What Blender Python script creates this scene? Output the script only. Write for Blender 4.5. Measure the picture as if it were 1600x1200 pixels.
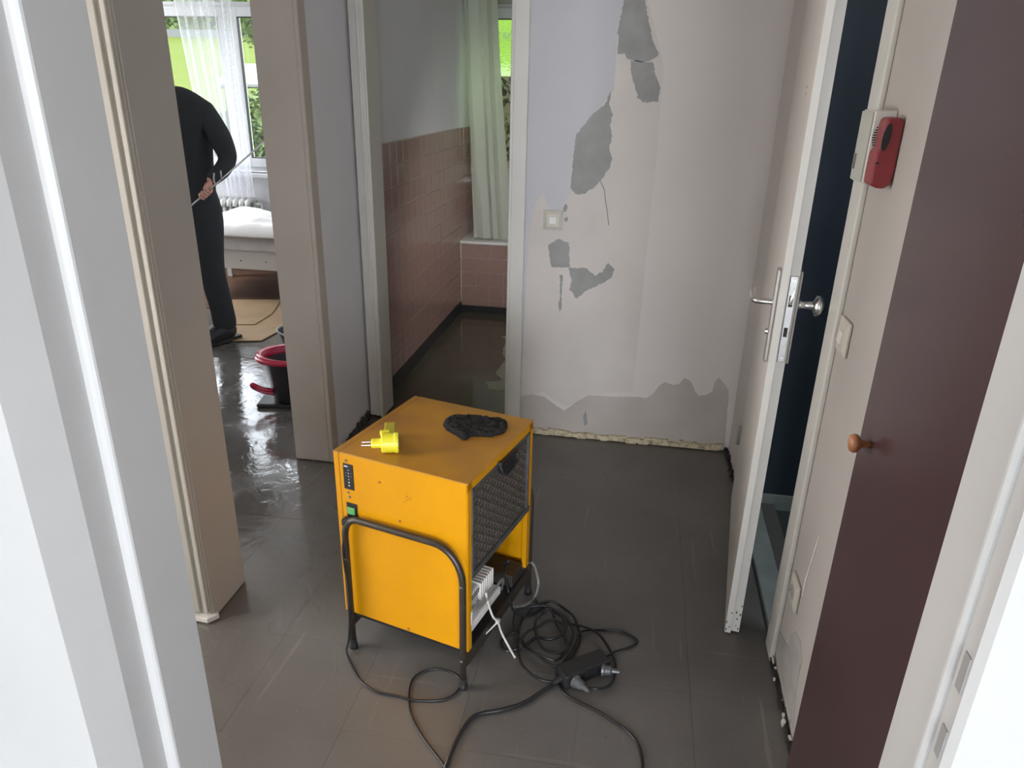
import bpy, bmesh, math, random
from mathutils import Vector, Matrix, noise
for o in list(bpy.data.objects): bpy.data.objects.remove(o)
S = bpy.context.scene
C = S.collection
R_ = random.Random(7)
PI = math.pi
# ------------------------------------------------------------------ camera, sky, daylight, fill lamps, exposure
cam = bpy.data.objects.new('camera', bpy.data.cameras.new('camera')); C.objects.link(cam)
cam.matrix_world = Matrix([[0.984785, -0.083503, 0.152399, 0.0], [0.172601, 0.368199, -0.913585, 0.0], [0.020173, 0.925989, 0.37701, 1.55], [0, 0, 0, 1]])
cam.data.sensor_width = 36; cam.data.lens = 36*1140/1600; cam.data.clip_start = .02; cam.data.clip_end = 300
S.camera = cam
S.view_settings.view_transform = 'Standard'; S.view_settings.look = 'None'
S.view_settings.gamma = 1; S.view_settings.use_curve_mapping = False
S.view_settings.exposure = 0.0
SKY = 7.0
W = bpy.data.worlds.new('sky'); S.world = W; W.use_nodes = True
bg = W.node_tree.nodes['Background']; bg.inputs[0].default_value = (.86, .93, 1, 1); bg.inputs[1].default_value = SKY
def area(name, loc, look, w, h, power, col=(1, 1, 1), portal=False, spread=180):
    l = bpy.data.lights.new(name, 'AREA'); l.shape = 'RECTANGLE'; l.size = w; l.size_y = h
    l.energy = power; l.color = col; l.spread = math.radians(spread)
    if portal: l.cycles.is_portal = True
    o = bpy.data.objects.new(name, l); C.objects.link(o); o.location = loc
    o.rotation_euler = (Vector(look)-Vector(loc)).to_track_quat('-Z', 'Y').to_euler()
    return o
area('window_portal_bedroom', (-3.6, 5.98, 1.49), (-3.6, 0, 1.49), 1.9, 1.3, 1, portal=True)
area('window_portal_bathroom', (-.93, 5.98, 1.49), (-.93, 0, 1.49), .65, 1.3, 1, portal=True)
# daylight from the room behind, then added fill lamps out of view
area('daylight_room_behind', (1.0, -5.9, 1.15), (.0, 3, .9), 1.5, 1.9, 270, (.86, .92, 1))
area('daylight_room_behind_second', (-.6, -5.9, 1.15), (.2, 3, .9), 1.0, 1.9, 110, (.90, .94, 1))
area('fill_room_behind_side', (1.86, -1.9, 1.3), (-1.2, 2.2, .9), 1.7, 1.6, 75, (.88, .93, 1))  # added fill from the right, brightens left jamb and pier; no window there
area('fill_left_doorway', (-2.45, 1.08, 1.15), (.5, 2.0, .9), .75, 1.7, 42, (1, .96, .92))  # added fill in the nook, lifts the right wall and door leaf
area('bathroom_fill_high', (-.1, 4.2, 2.44), (-.8, 4.3, 0), .4, .4, 1.6, (1, .98, .90))  # unseen fill added to brighten the bathroom from above
area('bathroom_fill_low', (-.15, 3.55, 1.1), (-.80, 5.08, .3), .3, .5, 4.2, (1, .98, .93), spread=120)  # unseen fill added for the tub front and bathroom floor
area('navy_room_fill', (1.3, 1.5, 2.42), (1.3, 1.6, 0), .3, .3, 14.0, (.85, .93, 1))  # added fill so the navy walls are not black
area('fill_bedroom_side', (-5.1, 4.85, 1.5), (-2.2, 3.2, 1.0), 1.0, 1.3, 130, (.92, .96, 1))  # added bedroom fill hidden behind the pier, stands in for more daylight

# ------------------------------------------------------------------ materials
MATS = {}
def mat(name, col, rough=.5, metal=0, var=0, vscale=6, bump=0, bscale=40, spec=.5, alpha=1, coat=0, col2=None, stretch=None, thresh=None):
    if name in MATS: return MATS[name]
    m = bpy.data.materials.new(name); m.use_nodes = True; nt = m.node_tree; N = nt.nodes; L = nt.links
    b = N['Principled BSDF']; b.inputs['Base Color'].default_value = (*col, 1)
    b.inputs['Roughness'].default_value = rough; b.inputs['Metallic'].default_value = metal
    b.inputs['Specular IOR Level'].default_value = spec; b.inputs['Coat Weight'].default_value = coat; b.inputs['Alpha'].default_value = alpha
    tc = N.new('ShaderNodeTexCoord'); mp = N.new('ShaderNodeMapping'); L.new(tc.outputs['Object'], mp.inputs[0])
    if stretch: mp.inputs['Scale'].default_value = stretch
    n = N.new('ShaderNodeTexNoise'); n.inputs['Scale'].default_value = vscale; n.inputs['Detail'].default_value = 5; L.new(mp.outputs[0], n.inputs['Vector'])
    mx = N.new('ShaderNodeMix'); mx.data_type = 'RGBA'
    c2 = col2 if col2 else tuple(min(1, c*(1-var)) for c in col)
    mx.inputs[6].default_value = (*col, 1); mx.inputs[7].default_value = (*c2, 1)
    cr = N.new('ShaderNodeValToRGB'); t = thresh or (.35, .65)
    cr.color_ramp.elements[0].position = t[0]; cr.color_ramp.elements[1].position = t[1]
    L.new(n.outputs[0], cr.inputs[0]); L.new(cr.outputs[0], mx.inputs[0]); L.new(mx.outputs[2], b.inputs['Base Color'])
    if bump:
        n2 = N.new('ShaderNodeTexNoise'); n2.inputs['Scale'].default_value = bscale; n2.inputs['Detail'].default_value = 4; L.new(mp.outputs[0], n2.inputs['Vector'])
        bp = N.new('ShaderNodeBump'); bp.inputs['Strength'].default_value = bump; bp.inputs['Distance'].default_value = .01
        L.new(n2.outputs[0], bp.inputs['Height']); L.new(bp.outputs[0], b.inputs['Normal'])
    MATS[name] = m; return m
wallm = mat('wall_paint', (.72, .675, .64), .85, var=.07, vscale=1.5, bump=.08, bscale=25)
paperm = mat('wallpaper_clean', (.56, .56, .585), .8, var=.04, vscale=2, bump=.05, bscale=60)
stripm = mat('plaster_stripped', (.67, .625, .585), .9, var=.09, vscale=3, bump=.12, bscale=30)
nearm = mat('near_paint_shaded', (.54, .535, .525), .4, var=.05, vscale=3, bump=.05, bscale=30)  # frame white darkened in colour to stand in for partial shade
dampm = mat('plaster_damp', (.52, .47, .435), .8, var=.12, vscale=5, bump=.15, bscale=35)
plastm = mat('plaster_bare', (.36, .36, .345), .9, var=.18, vscale=9, bump=.3, bscale=90)
beigem = mat('glue_residue', (.62, .54, .38), .85, col2=(.25, .19, .11), vscale=45, bump=.5, bscale=80, thresh=(.45, .75))
dirtm = mat('dark_grime', (.05, .045, .04), .9, var=.5, vscale=30, bump=.5, bscale=60)
paint = mat('white_gloss_paint', (.66, .645, .60), .35, var=.06, vscale=4, bump=.04, bscale=50)
paintw = mat('white_frame_paint', (.64, .635, .62), .4, var=.04, vscale=4, bump=.05, bscale=40)
navy = mat('navy_paint', (.022, .034, .050), .6, var=.2, vscale=3)
greyg = mat('grey_green_paint', (.30, .33, .31), .6, var=.2, vscale=8)
purple = mat('brown_violet_laminate', (.068, .038, .040), .24, var=.12, vscale=2, bump=.02, bscale=12)
wood = mat('orange_wood', (.42, .17, .07), .4, var=.3, vscale=30)
tilem = mat('pink_tile', (.37, .24, .215), .18, var=.12, vscale=9, bump=.03, bscale=12)
grout = mat('light_grout', (.62, .52, .48), .8, var=.15, vscale=30)
ceram = mat('white_enamel', (.75, .76, .74), .15)
blackp = mat('black_plinth', (.03, .032, .038), .35, var=.2)
yel = mat('yellow_powder_coat', (.64, .285, .002), .36, var=.05, vscale=5, bump=.02, bscale=200)
yeld = mat('yellow_top_shaded', (.50, .235, .02), .42, col2=(.34, .155, .028), vscale=6, bump=.03, bscale=60, thresh=(.4, .72))  # top darkened in colour because light comes in sideways, plus brown mottling
tubem = mat('dark_brown_tube', (.035, .027, .02), .35, col2=(.07, .05, .035), vscale=30, thresh=(.55, .7))
blk = mat('black_plastic', (.018, .018, .02), .4, var=.3, vscale=40)
rub = mat('black_rubber', (.02, .02, .021), .45, bump=.05, bscale=80)
cordm = mat('black_cord', (.022, .022, .024), .35, var=.3, vscale=60)
galv = mat('galvanised', (.20, .205, .21), .42, metal=.7, var=.3, vscale=20)
wirem = mat('wire', (.26, .25, .235), .5, metal=.5)
filt = mat('filter_dark', (.055, .045, .036), .9, col2=(.10, .075, .055), vscale=60, bump=.6, bscale=220)
plugy = mat('bright_yellow_plastic', (.88, .80, .04), .3)
chrome = mat('nickel', (.75, .75, .75), .22, metal=1)
alu = mat('brushed_aluminium', (.60, .60, .60), .36, metal=1, bump=.03, bscale=200)
whitep = mat('white_plastic', (.72, .70, .66), .35, var=.05)
creamp = mat('cream_plastic', (.54, .515, .45), .35)
greyl = mat('grey_green_plastic', (.46, .47, .42), .45)
redp = mat('dark_red_plastic', (.27, .032, .040), .38, var=.15)
redb = mat('crimson_plastic', (.42, .012, .05), .25)
green = mat('green_switch', (.12, .38, .13), .3)
clothm = mat('black_cloth', (.014, .012, .012), .95, var=.4, vscale=60, bump=.6, bscale=150)
jack = mat('black_work_cloth', (.022, .025, .029), .9, bump=.9, bscale=14)
skin = mat('skin', (.62, .33, .25), .5, var=.15, vscale=30)
hair = mat('brown_hair', (.06, .04, .03), .6)
duv = mat('white_bedding', (.86, .855, .84), .85, bump=.35, bscale=14)
mattm = mat('mattress_ticking', (.60, .57, .54), .85, var=.15, vscale=10, bump=.2, bscale=30)
card = mat('cardboard', (.36, .245, .14), .8, var=.15, vscale=6)
brownf = mat('brown_laminate_floor', (.17, .085, .05), .4, var=.3, vscale=5)
grassm = mat('lawn_grass', (.100, .128, .022), .95, col2=(.085, .12, .014), vscale=.7, spec=.1)
leafm = mat('leaf_green', (.055, .105, .015), .6, col2=(.10, .15, .02), vscale=3, thresh=(.4, .6))
barkm = mat('bark', (.06, .045, .03), .9)
concm = mat('pale_concrete', (.17, .17, .165), .9, var=.1)
hosem = mat('clear_hose', (.30, .30, .28), .15, alpha=.55)
bathfl = mat('wet_bathroom_floor', (.085, .078, .058), .10, var=.1, vscale=2)
dryp = mat('dry_patch', (.20, .19, .155), .5, var=.1)

def floor_material():
    m = bpy.data.materials.new('wet_vinyl_tiles'); m.use_nodes = True; nt = m.node_tree; N = nt.nodes; L = nt.links
    b = N['Principled BSDF']
    g = N.new('ShaderNodeNewGeometry')
    def tex(scale, detail, sc=(1, 1, 1), rot=0, dist=0):
        mp = N.new('ShaderNodeMapping'); mp.inputs['Scale'].default_value = sc; mp.inputs['Rotation'].default_value = (0, 0, rot)
        L.new(g.outputs['Position'], mp.inputs[0])
        n = N.new('ShaderNodeTexNoise'); n.inputs['Scale'].default_value = scale; n.inputs['Detail'].default_value = detail
        n.inputs['Distortion'].default_value = dist
        L.new(mp.outputs[0], n.inputs['Vector']); return n
    def ramp(n, a, b_, v0=0, v1=1):
        r = N.new('ShaderNodeMapRange'); r.inputs[1].default_value = a; r.inputs[2].default_value = b_; r.inputs[3].default_value = v0; r.inputs[4].default_value = v1
        L.new(n.outputs[0], r.inputs[0]); return r
    def mix(f, c1, c2):
        x = N.new('ShaderNodeMix'); x.data_type = 'RGBA'
        for k, c in ((6, c1), (7, c2)):
            if isinstance(c, tuple): x.inputs[k].default_value = (*c, 1)
            else: L.new(c, x.inputs[k])
        L.new(f.outputs[0], x.inputs[0]); return x.outputs[2]
    base = mix(ramp(tex(2.2, 6), .35, .7), (.118, .110, .102), (.160, .150, .140))
    c = mix(ramp(tex(30, 3, (1, .06, 1), .3), .66, .72, 0, .5), base, (.25, .23, .2))
    c = mix(ramp(tex(26, 3, (.05, 1, 1), .1), .68, .74, 0, .45), c, (.24, .22, .19))
    c = mix(ramp(tex(120, 1), .77, .79, 0, .6), c, (.42, .40, .36))
    c = mix(ramp(tex(11, 5, dist=1), .68, .78, 0, .5), c, (.05, .04, .035))
    L.new(c, b.inputs['Base Color'])
    # wetness: towards the bedroom the floor is under a film of water
    sp = N.new('ShaderNodeSeparateXYZ'); L.new(g.outputs['Position'], sp.inputs[0])
    rx = N.new('ShaderNodeMapRange'); rx.inputs[1].default_value = -.85; rx.inputs[2].default_value = -1.25; L.new(sp.outputs[0], rx.inputs[0])
    nz = ramp(tex(3.5, 5, (1, 1, 1), 0, .6), .34, .52)
    mul = N.new('ShaderNodeMath'); mul.operation = 'MULTIPLY'; L.new(rx.outputs[0], mul.inputs[0]); L.new(nz.outputs[0], mul.inputs[1])
    rr = N.new('ShaderNodeMapRange'); rr.inputs[3].default_value = .34; rr.inputs[4].default_value = .06; L.new(mul.outputs[0], rr.inputs[0])
    L.new(rr.outputs[0], b.inputs['Roughness'])
    bp = N.new('ShaderNodeBump'); bp.inputs['Strength'].default_value = .35; bp.inputs['Distance'].default_value = .004
    t = tex(14, 6, (1, 1, 1), 0, 1.2); L.new(t.outputs[0], bp.inputs['Height']); L.new(bp.outputs[0], b.inputs['Normal'])
    b.inputs['Specular IOR Level'].default_value = .6
    L.new(mul.outputs[0], b.inputs['Coat Weight']); b.inputs['Coat Roughness'].default_value = .05; L.new(bp.outputs[0], b.inputs['Coat Normal'])
    return m
floorm = floor_material()
def glass_material(name, rough=0, bump=0, col=(1, 1, 1)):
    m = bpy.data.materials.new(name); m.use_nodes = True; nt = m.node_tree; N = nt.nodes; L = nt.links
    for n in list(N): N.remove(n)
    o = N.new('ShaderNodeOutputMaterial'); t = N.new('ShaderNodeBsdfTransparent'); t.inputs[0].default_value = (*col, 1)
    gl = N.new('ShaderNodeBsdfGlossy'); gl.inputs['Roughness'].default_value = .02
    mx = N.new('ShaderNodeMixShader'); mx.inputs[0].default_value = .06
    L.new(gl.outputs[0], mx.inputs[2]); L.new(mx.outputs[0], o.inputs[0])
    if rough:
        r = N.new('ShaderNodeBsdfRefraction'); r.inputs['Roughness'].default_value = rough; r.inputs['IOR'].default_value = 1.12; r.inputs['Color'].default_value = (*col, 1)
        bp = N.new('ShaderNodeBump'); bp.inputs['Strength'].default_value = bump; bp.inputs['Distance'].default_value = .01
        v = N.new('ShaderNodeTexVoronoi'); v.inputs['Scale'].default_value = 70; tc = N.new('ShaderNodeTexCoord'); L.new(tc.outputs['Object'], v.inputs['Vector'])
        L.new(v.outputs['Distance'], bp.inputs['Height']); L.new(bp.outputs[0], r.inputs['Normal'])
        L.new(r.outputs[0], mx.inputs[1])
    else: L.new(t.outputs[0], mx.inputs[1])
    return m
glassm = glass_material('window_glass')
frostm = glass_material('textured_glass', .05, .25, (.80, .95, .62))
def sheer(name, col, transp, lace=False):
    m = bpy.data.materials.new(name); m.use_nodes = True; nt = m.node_tree; N = nt.nodes; L = nt.links
    for n in list(N): N.remove(n)
    o = N.new('ShaderNodeOutputMaterial'); d = N.new('ShaderNodeBsdfDiffuse'); tl = N.new('ShaderNodeBsdfTranslucent'); tp = N.new('ShaderNodeBsdfTransparent')
    d.inputs[0].default_value = (*col, 1); tl.inputs[0].default_value = (*col, 1)
    a = N.new('ShaderNodeMixShader'); a.inputs[0].default_value = .5; L.new(d.outputs[0], a.inputs[1]); L.new(tl.outputs[0], a.inputs[2])
    b = N.new('ShaderNodeMixShader'); b.inputs[0].default_value = transp; L.new(a.outputs[0], b.inputs[1]); L.new(tp.outputs[0], b.inputs[2])
    L.new(b.outputs[0], o.inputs[0])
    if lace:   # woven lace bands
        uv = N.new('ShaderNodeUVMap'); sp = N.new('ShaderNodeSeparateXYZ'); L.new(uv.outputs[0], sp.inputs[0])
        w = N.new('ShaderNodeMath'); w.operation = 'SINE'; k = N.new('ShaderNodeMath'); k.operation = 'MULTIPLY'; k.inputs[1].default_value = 38
        L.new(sp.outputs[0], k.inputs[0]); L.new(k.outputs[0], w.inputs[0])
        g = N.new('ShaderNodeMath'); g.operation = 'GREATER_THAN'; g.inputs[1].default_value = .75; L.new(w.outputs[0], g.inputs[0])
        n = N.new('ShaderNodeTexNoise'); n.inputs['Scale'].default_value = 60; L.new(uv.outputs[0], n.inputs['Vector'])
        g2 = N.new('ShaderNodeMath'); g2.operation = 'MULTIPLY'; L.new(g.outputs[0], g2.inputs[0]); L.new(n.outputs[0], g2.inputs[1])
        r = N.new('ShaderNodeMapRange'); r.inputs[1].default_value = 0; r.inputs[2].default_value = .6; r.inputs[3].default_value = transp; r.inputs[4].default_value = transp*.35
        L.new(g2.outputs[0], r.inputs[0]); L.new(r.outputs[0], b.inputs[0])
    return m
sheerm = sheer('sheer_voile', (.88, .89, .94), .58, True)
bcurtm = sheer('shower_curtain_cloth', (.80, .81, .76), .05)

# ------------------------------------------------------------------ mesh helpers
def box(bm, x0, x1, y0, y1, z0, z1):
    v = [bm.verts.new(p) for p in ((x0,y0,z0),(x1,y0,z0),(x1,y1,z0),(x0,y1,z0),(x0,y0,z1),(x1,y0,z1),(x1,y1,z1),(x0,y1,z1))]
    for f in ((0,3,2,1),(4,5,6,7),(0,1,5,4),(1,2,6,5),(2,3,7,6),(3,0,4,7)): bm.faces.new([v[i] for i in f])
    return v
def cbox(bm, c, d, rot=None):
    v = box(bm, -d[0]/2, d[0]/2, -d[1]/2, d[1]/2, -d[2]/2, d[2]/2)
    for q in v: q.co = (rot @ q.co if rot else q.co) + Vector(c)
    return v
def prism(bm, pts, off, vec):
    """pts: list of 3D points, extruded by vec"""
    a = [bm.verts.new(Vector(p)+Vector(off)) for p in pts]; b = [bm.verts.new(Vector(p)+Vector(off)+Vector(vec)) for p in pts]
    n = len(pts); bm.faces.new(a); bm.faces.new(b[::-1])
    for i in range(n): bm.faces.new((a[i], b[i], b[(i+1) % n], a[(i+1) % n]))
def spline(pts, sub=6, closed=False):
    P = [Vector(p) for p in pts]; out = []; n = len(P)
    rng = n if closed else n-1
    for i in range(rng):
        p0 = P[(i-1) % n] if closed or i > 0 else P[0]; p1 = P[i]; p2 = P[(i+1) % n]; p3 = P[(i+2) % n] if closed or i+2 < n else P[-1]
        for k in range(sub):
            t = k/sub; out.append(.5*((2*p1)+(-p0+p2)*t+(2*p0-5*p1+4*p2-p3)*t*t+(-p0+3*p1-3*p2+p3)*t**3))
    if not closed: out.append(P[-1])
    return out
def tube(bm, pts, r, seg=8, cap=True, closed=False):
    pts = [Vector(p) for p in pts]; n = len(pts); rings = []; prev = None
    for i, p in enumerate(pts):
        a = pts[(i-1) % n] if closed or i > 0 else p; b = pts[(i+1) % n] if closed or i < n-1 else p
        t = (b-a).normalized() if (b-a).length > 1e-9 else Vector((0, 0, 1))
        u = prev if prev and abs(prev.dot(t)) < .95 else (Vector((0, 0, 1)) if abs(t.z) < .9 else Vector((1, 0, 0)))
        u = (u-t*u.dot(t)).normalized(); prev = u; w = t.cross(u)
        rad = r[i] if isinstance(r, (list, tuple)) else r
        rings.append([bm.verts.new(p+(u*math.cos(k*2*PI/seg)+w*math.sin(k*2*PI/seg))*rad) for k in range(seg)])
    for i in range(n if closed else n-1):
        A, B = rings[i], rings[(i+1) % n]
        for k in range(seg): bm.faces.new((A[k], A[(k+1) % seg], B[(k+1) % seg], B[k]))
    if cap and not closed: bm.faces.new(rings[0][::-1]); bm.faces.new(rings[-1])
def lathe(bm, prof, c, axis='z', seg=20, sx=1, sy=1, cap=True):
    rings = []
    for r, h in prof:
        ring = []
        for k in range(seg):
            a = k*2*PI/seg; p = Vector((r*math.cos(a)*sx, r*math.sin(a)*sy, h))
            if axis == 'x': p = Vector((p.z, p.x, p.y))
            if axis == 'y': p = Vector((p.x, p.z, p.y))
            ring.append(bm.verts.new(p+Vector(c)))
        rings.append(ring)
    for A, B in zip(rings, rings[1:]):
        for k in range(seg): bm.faces.new((A[k], A[(k+1) % seg], B[(k+1) % seg], B[k]))
    if cap: bm.faces.new(rings[0][::-1]); bm.faces.new(rings[-1])
def obj(name, bm, m, parent=None, bevel=0, smooth=False, label=None, kind=None, subsurf=0):
    bmesh.ops.recalc_face_normals(bm, faces=bm.faces)
    me = bpy.data.meshes.new(name); bm.to_mesh(me); bm.free(); me.materials.append(m)
    if smooth:
        for p in me.polygons: p.use_smooth = True
    o = bpy.data.objects.new(name, me); C.objects.link(o)
    if parent: o.parent = parent
    if bevel:
        b = o.modifiers.new('bevel', 'BEVEL'); b.width = bevel; b.segments = 2; b.limit_method = 'ANGLE'; b.angle_limit = .6
        if smooth is None: pass
    if subsurf: s = o.modifiers.new('sub', 'SUBSURF'); s.levels = s.render_levels = subsurf
    if label: o['label'] = label
    if kind: o['kind'] = kind
    return o
def struct(name, bm, m, parent=None, bevel=0, **k): return obj(name, bm, m, parent, bevel, kind=None if parent else 'structure', **k)
def B(): return bmesh.new()
def bx(*a):
    bm = B(); box(bm, *a); return bm
def thing(name, label, cat, loc=(0, 0, 0), rz=0, group=None):
    o = bpy.data.objects.new(name, None); C.objects.link(o); o.location = loc; o.rotation_euler = (0, 0, rz)
    o.empty_display_size = .05; o['label'] = label; o['category'] = cat
    if group: o['group'] = group
    return o
def tag(o, label, cat, group=None):
    o['label'] = label; o['category'] = cat
    if group: o['group'] = group
    return o
def smooth_mesh(o):
    for p in o.data.polygons: p.use_smooth = True
    return o

# ------------------------------------------------------------------ room shell
H = 2.5
fl = struct('floor', bx(-5.3, .64, -6.1, 6.1, -.12, -.004), floorm)
struct('floor', bx(.64, 2.0, -6.1, .64, -.12, -.004), floorm)
struct('floor_navy_room', bx(.64, 2.0, .64, 2.9, -.12, -.03), mat('dark_green_lino', (.05, .06, .058), .4))
tl = .30; joint = .0003
tmesh = {}
for i in range(-9, 3):
    for j in range(2, 15):
        x0, y0 = -.05+i*tl, .12+j*tl
        x1, y1 = x0+tl, y0+tl
        if x0 < -1.25 and x1 < -1.25 and (y0 < 1.5): continue
        if x0 > -1.25 and y0 > 3.1: continue
        x0c, x1c, y1c = x0, min(x1, .5), y1
        if x0 > -1.26: y1c = min(y1, 3.17)
        if x0 >= .5 or (x1 < -1.3 and y1 > 4.2): continue
        if x1c-x0c < .02 or y1c-y0 < .02: continue
        w, d = round(x1c-x0c-joint*2, 4), round(y1c-y0-joint*2, 4)
        if (w, d) not in tmesh:
            o = struct('floor_tile', bx(0, w, 0, d, -.0045, 0), floorm, fl); tmesh[(w, d)] = o.data
        else:
            o = bpy.data.objects.new('floor_tile', tmesh[(w, d)]); C.objects.link(o); o.parent = fl
        o.location = (x0c+joint, y0+joint, R_.uniform(-.0003, 0)); o.rotation_euler = (R_.uniform(-.0005, .0005), R_.uniform(-.0005, .0005), 0)
struct('ceiling', bx(-5.3, 2.0, -6.1, 6.1, H, H+.12), wallm)
# far wall of the hall with the bathroom opening
wf = struct('wall_far', bx(-.545, .62, 3.17, 3.29, 0, H), wallm)
struct('wall_far_top', bx(-1.25, -.545, 3.17, 3.29, 2.03, H), wallm)
# left wall of the hall: pier, opening to the bedroom, stretch up to the bathroom
struct('wall_left', bx(-1.40, -1.25, 2.685, 5.95, 0, H), mat('wall_paint_cool', (.76, .76, .80), .8, var=.05, vscale=2, bump=.05, bscale=30))
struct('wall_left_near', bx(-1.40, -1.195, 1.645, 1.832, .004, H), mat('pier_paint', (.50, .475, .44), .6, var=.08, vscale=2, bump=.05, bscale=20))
struct('wall_left_top', bx(-1.40, -1.25, 1.832, 2.685, 2.04, H), wallm)
struct('wall_left_nook', bx(-2.7, -2.58, .65, 1.56, 0, H), wallm)
struct('wall_left_return', bx(-5.3, -1.40, 1.56, 1.68, 0, H), wallm)
# right wall
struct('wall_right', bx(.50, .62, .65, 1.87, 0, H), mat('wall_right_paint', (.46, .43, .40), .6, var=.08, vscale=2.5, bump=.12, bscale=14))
struct('wall_right_far', bx(.50, .565, 2.735, 3.17, 0, H), wallm)
struct('wall_right_top', bx(.50, .565, 1.87, 2.735, 2.03, H), wallm)
# near wall, through whose doorway the photo is taken
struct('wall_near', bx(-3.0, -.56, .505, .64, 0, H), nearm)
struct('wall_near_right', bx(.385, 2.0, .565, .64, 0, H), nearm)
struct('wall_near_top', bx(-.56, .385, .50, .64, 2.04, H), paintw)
for n, a in (('wall_behind', (-3.0, 2.0, -6.1, -6.0, 0, H)), ('wall_behind_left', (-3.0, -2.9, -6.0, .5, 0, H)), ('wall_behind_right', (1.9, 2.0, -6.0, .565, 0, H))):
    struct(n, bx(*a), paintw)
# bedroom and bathroom outer walls
def wall_with_hole(name, x0, x1, y0, y1, hx0, hx1, hz0, hz1, m):
    bm = B(); box(bm, x0, hx0, y0, y1, 0, H); box(bm, hx1, x1, y0, y1, 0, H); box(bm, hx0, hx1, y0, y1, 0, hz0); box(bm, hx0, hx1, y0, y1, hz1, H)
    return struct(name, bm, m)
bedw = mat('bedroom_wall_paint', (.72, .71, .72), .8, var=.03)
wall_with_hole('wall_bedroom_window', -5.3, -1.40, 5.95, 6.12, -4.55, -2.65, .83, 2.16, bedw)
wall_with_hole('wall_bathroom_window', -1.40, .62, 5.95, 6.12, -1.25, -.62, .83, 2.12, mat('bathroom_wall_paint', (.50, .50, .44), .8))
struct('wall_bedroom_left', bx(-5.3, -5.18, 1.68, 5.95, 0, H), bedw)
struct('wall_bathroom_right', bx(.50, .62, 3.29, 5.95, 0, H), wallm)
# little navy room on the right
struct('wall_navy_far', bx(.565, 2.0, 2.735, 2.86, -.03, H), navy)
struct('wall_navy_right', bx(1.9, 2.0, .64, 2.735, -.03, H), navy)
struct('baseboard_navy', bx(.575, 1.9, 2.722, 2.735, -.03, .035), greyg)
struct('trim_threshold', bx(.502, .575, 1.87, 2.735, 0, .022), greyg, bevel=.003)

# damp, torn and stripped areas on the far wall (thin layers standing proud of, or left on, the plaster)
def patch(name, pts, m, t, label=None, fn=None, parent=None, jit=0, step=.012):
    P = []
    n = len(pts)
    for i in range(n):
        a, b = pts[i], pts[(i+1) % n]; L = math.hypot(b[0]-a[0], b[1]-a[1]); k = max(1, int(L/step)) if jit else 1
        for s in range(k):
            u = a[0]+(b[0]-a[0])*s/k; v = a[1]+(b[1]-a[1])*s/k
            if jit and 0 < s: u += R_.uniform(-jit, jit); v += R_.uniform(-jit, jit)
            P.append((u, v))
    bm = B(); a = [bm.verts.new(fn(u, v, 0)) for u, v in P]; b = [bm.verts.new(fn(u, v, t)) for u, v in P]
    n = len(P)
    from mathutils.geometry import tessellate_polygon
    for t3 in tessellate_polygon([[Vector((u, v, 0)) for u, v in P]]):
        if len(set(t3)) == 3:
            try: bm.faces.new([a[k] for k in t3]); bm.faces.new([b[k] for k in t3[::-1]])
            except ValueError: pass
    for i in range(n): bm.faces.new((a[i], b[i], b[(i+1) % n], a[(i+1) % n]))
    return obj(name, bm, m, parent, label=label)
fw = lambda u, v, t: (u, 3.17-t, v)
patch('clean_wallpaper', [(-0.492,1.997),(-0.12,1.996),(-0.126,1.867),(-0.142,1.756),(-0.142,1.654),(-0.14,1.548),(-0.21,1.455),(-0.279,1.374),(-0.296,1.247),(-0.291,1.143),(-0.319,1.093),(-0.333,1.055),(-0.372,1.045),(-0.414,1.137),(-0.445,1.088),(-0.464,0.972),(-0.474,0.801),(-0.48,0.376),(-0.485,0.113),(-0.513,0.373),(-0.504,1.393)] , paperm, .0016, 'pale bluish wallpaper still on the wall', fw, wf, .0012)
patch('stripped_plaster', [(-0.126,1.867),(-0.037,1.867),(0.021,1.713),(0.046,1.634),(0.05,1.409),(0.048,1.157),(0.046,0.943),(0.042,0.601),(0.043,0.255),(-0.074,0.238),(-0.177,0.209),(-0.265,0.151),(-0.311,0.17),(-0.374,0.216),(-0.481,0.18),(-0.48,0.376),(-0.474,0.801),(-0.464,0.972),(-0.445,1.088),(-0.414,1.137),(-0.372,1.045),(-0.333,1.055),(-0.296,1.247),(-0.279,1.374),(-0.21,1.455),(-0.14,1.548),(-0.142,1.654),(-0.142,1.756)] , stripm, .0008, 'stripped plaster, slightly darker', fw, wf, .0012)
patch('damp_band', [(-0.486,0.003),(-0.49,0.179),(-0.435,0.198),(-0.373,0.19),(-0.317,0.152),(-0.273,0.127),(-0.22,0.178),(-0.162,0.217),(-0.043,0.221),(0.045,0.229),(0.103,0.228),(0.131,0.25),(0.156,0.294),(0.182,0.315),(0.218,0.303),(0.246,0.312),(0.265,0.342),(0.296,0.326),(0.318,0.28),(0.337,0.26),(0.373,0.27),(0.394,0.287),(0.399,0.335),(0.413,0.358),(0.435,0.338),(0.465,0.3),(0.482,0.011),(0.471,0.009)] , dampm, .0022, 'damp stained plaster along the floor', fw, wf, .0015)
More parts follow.
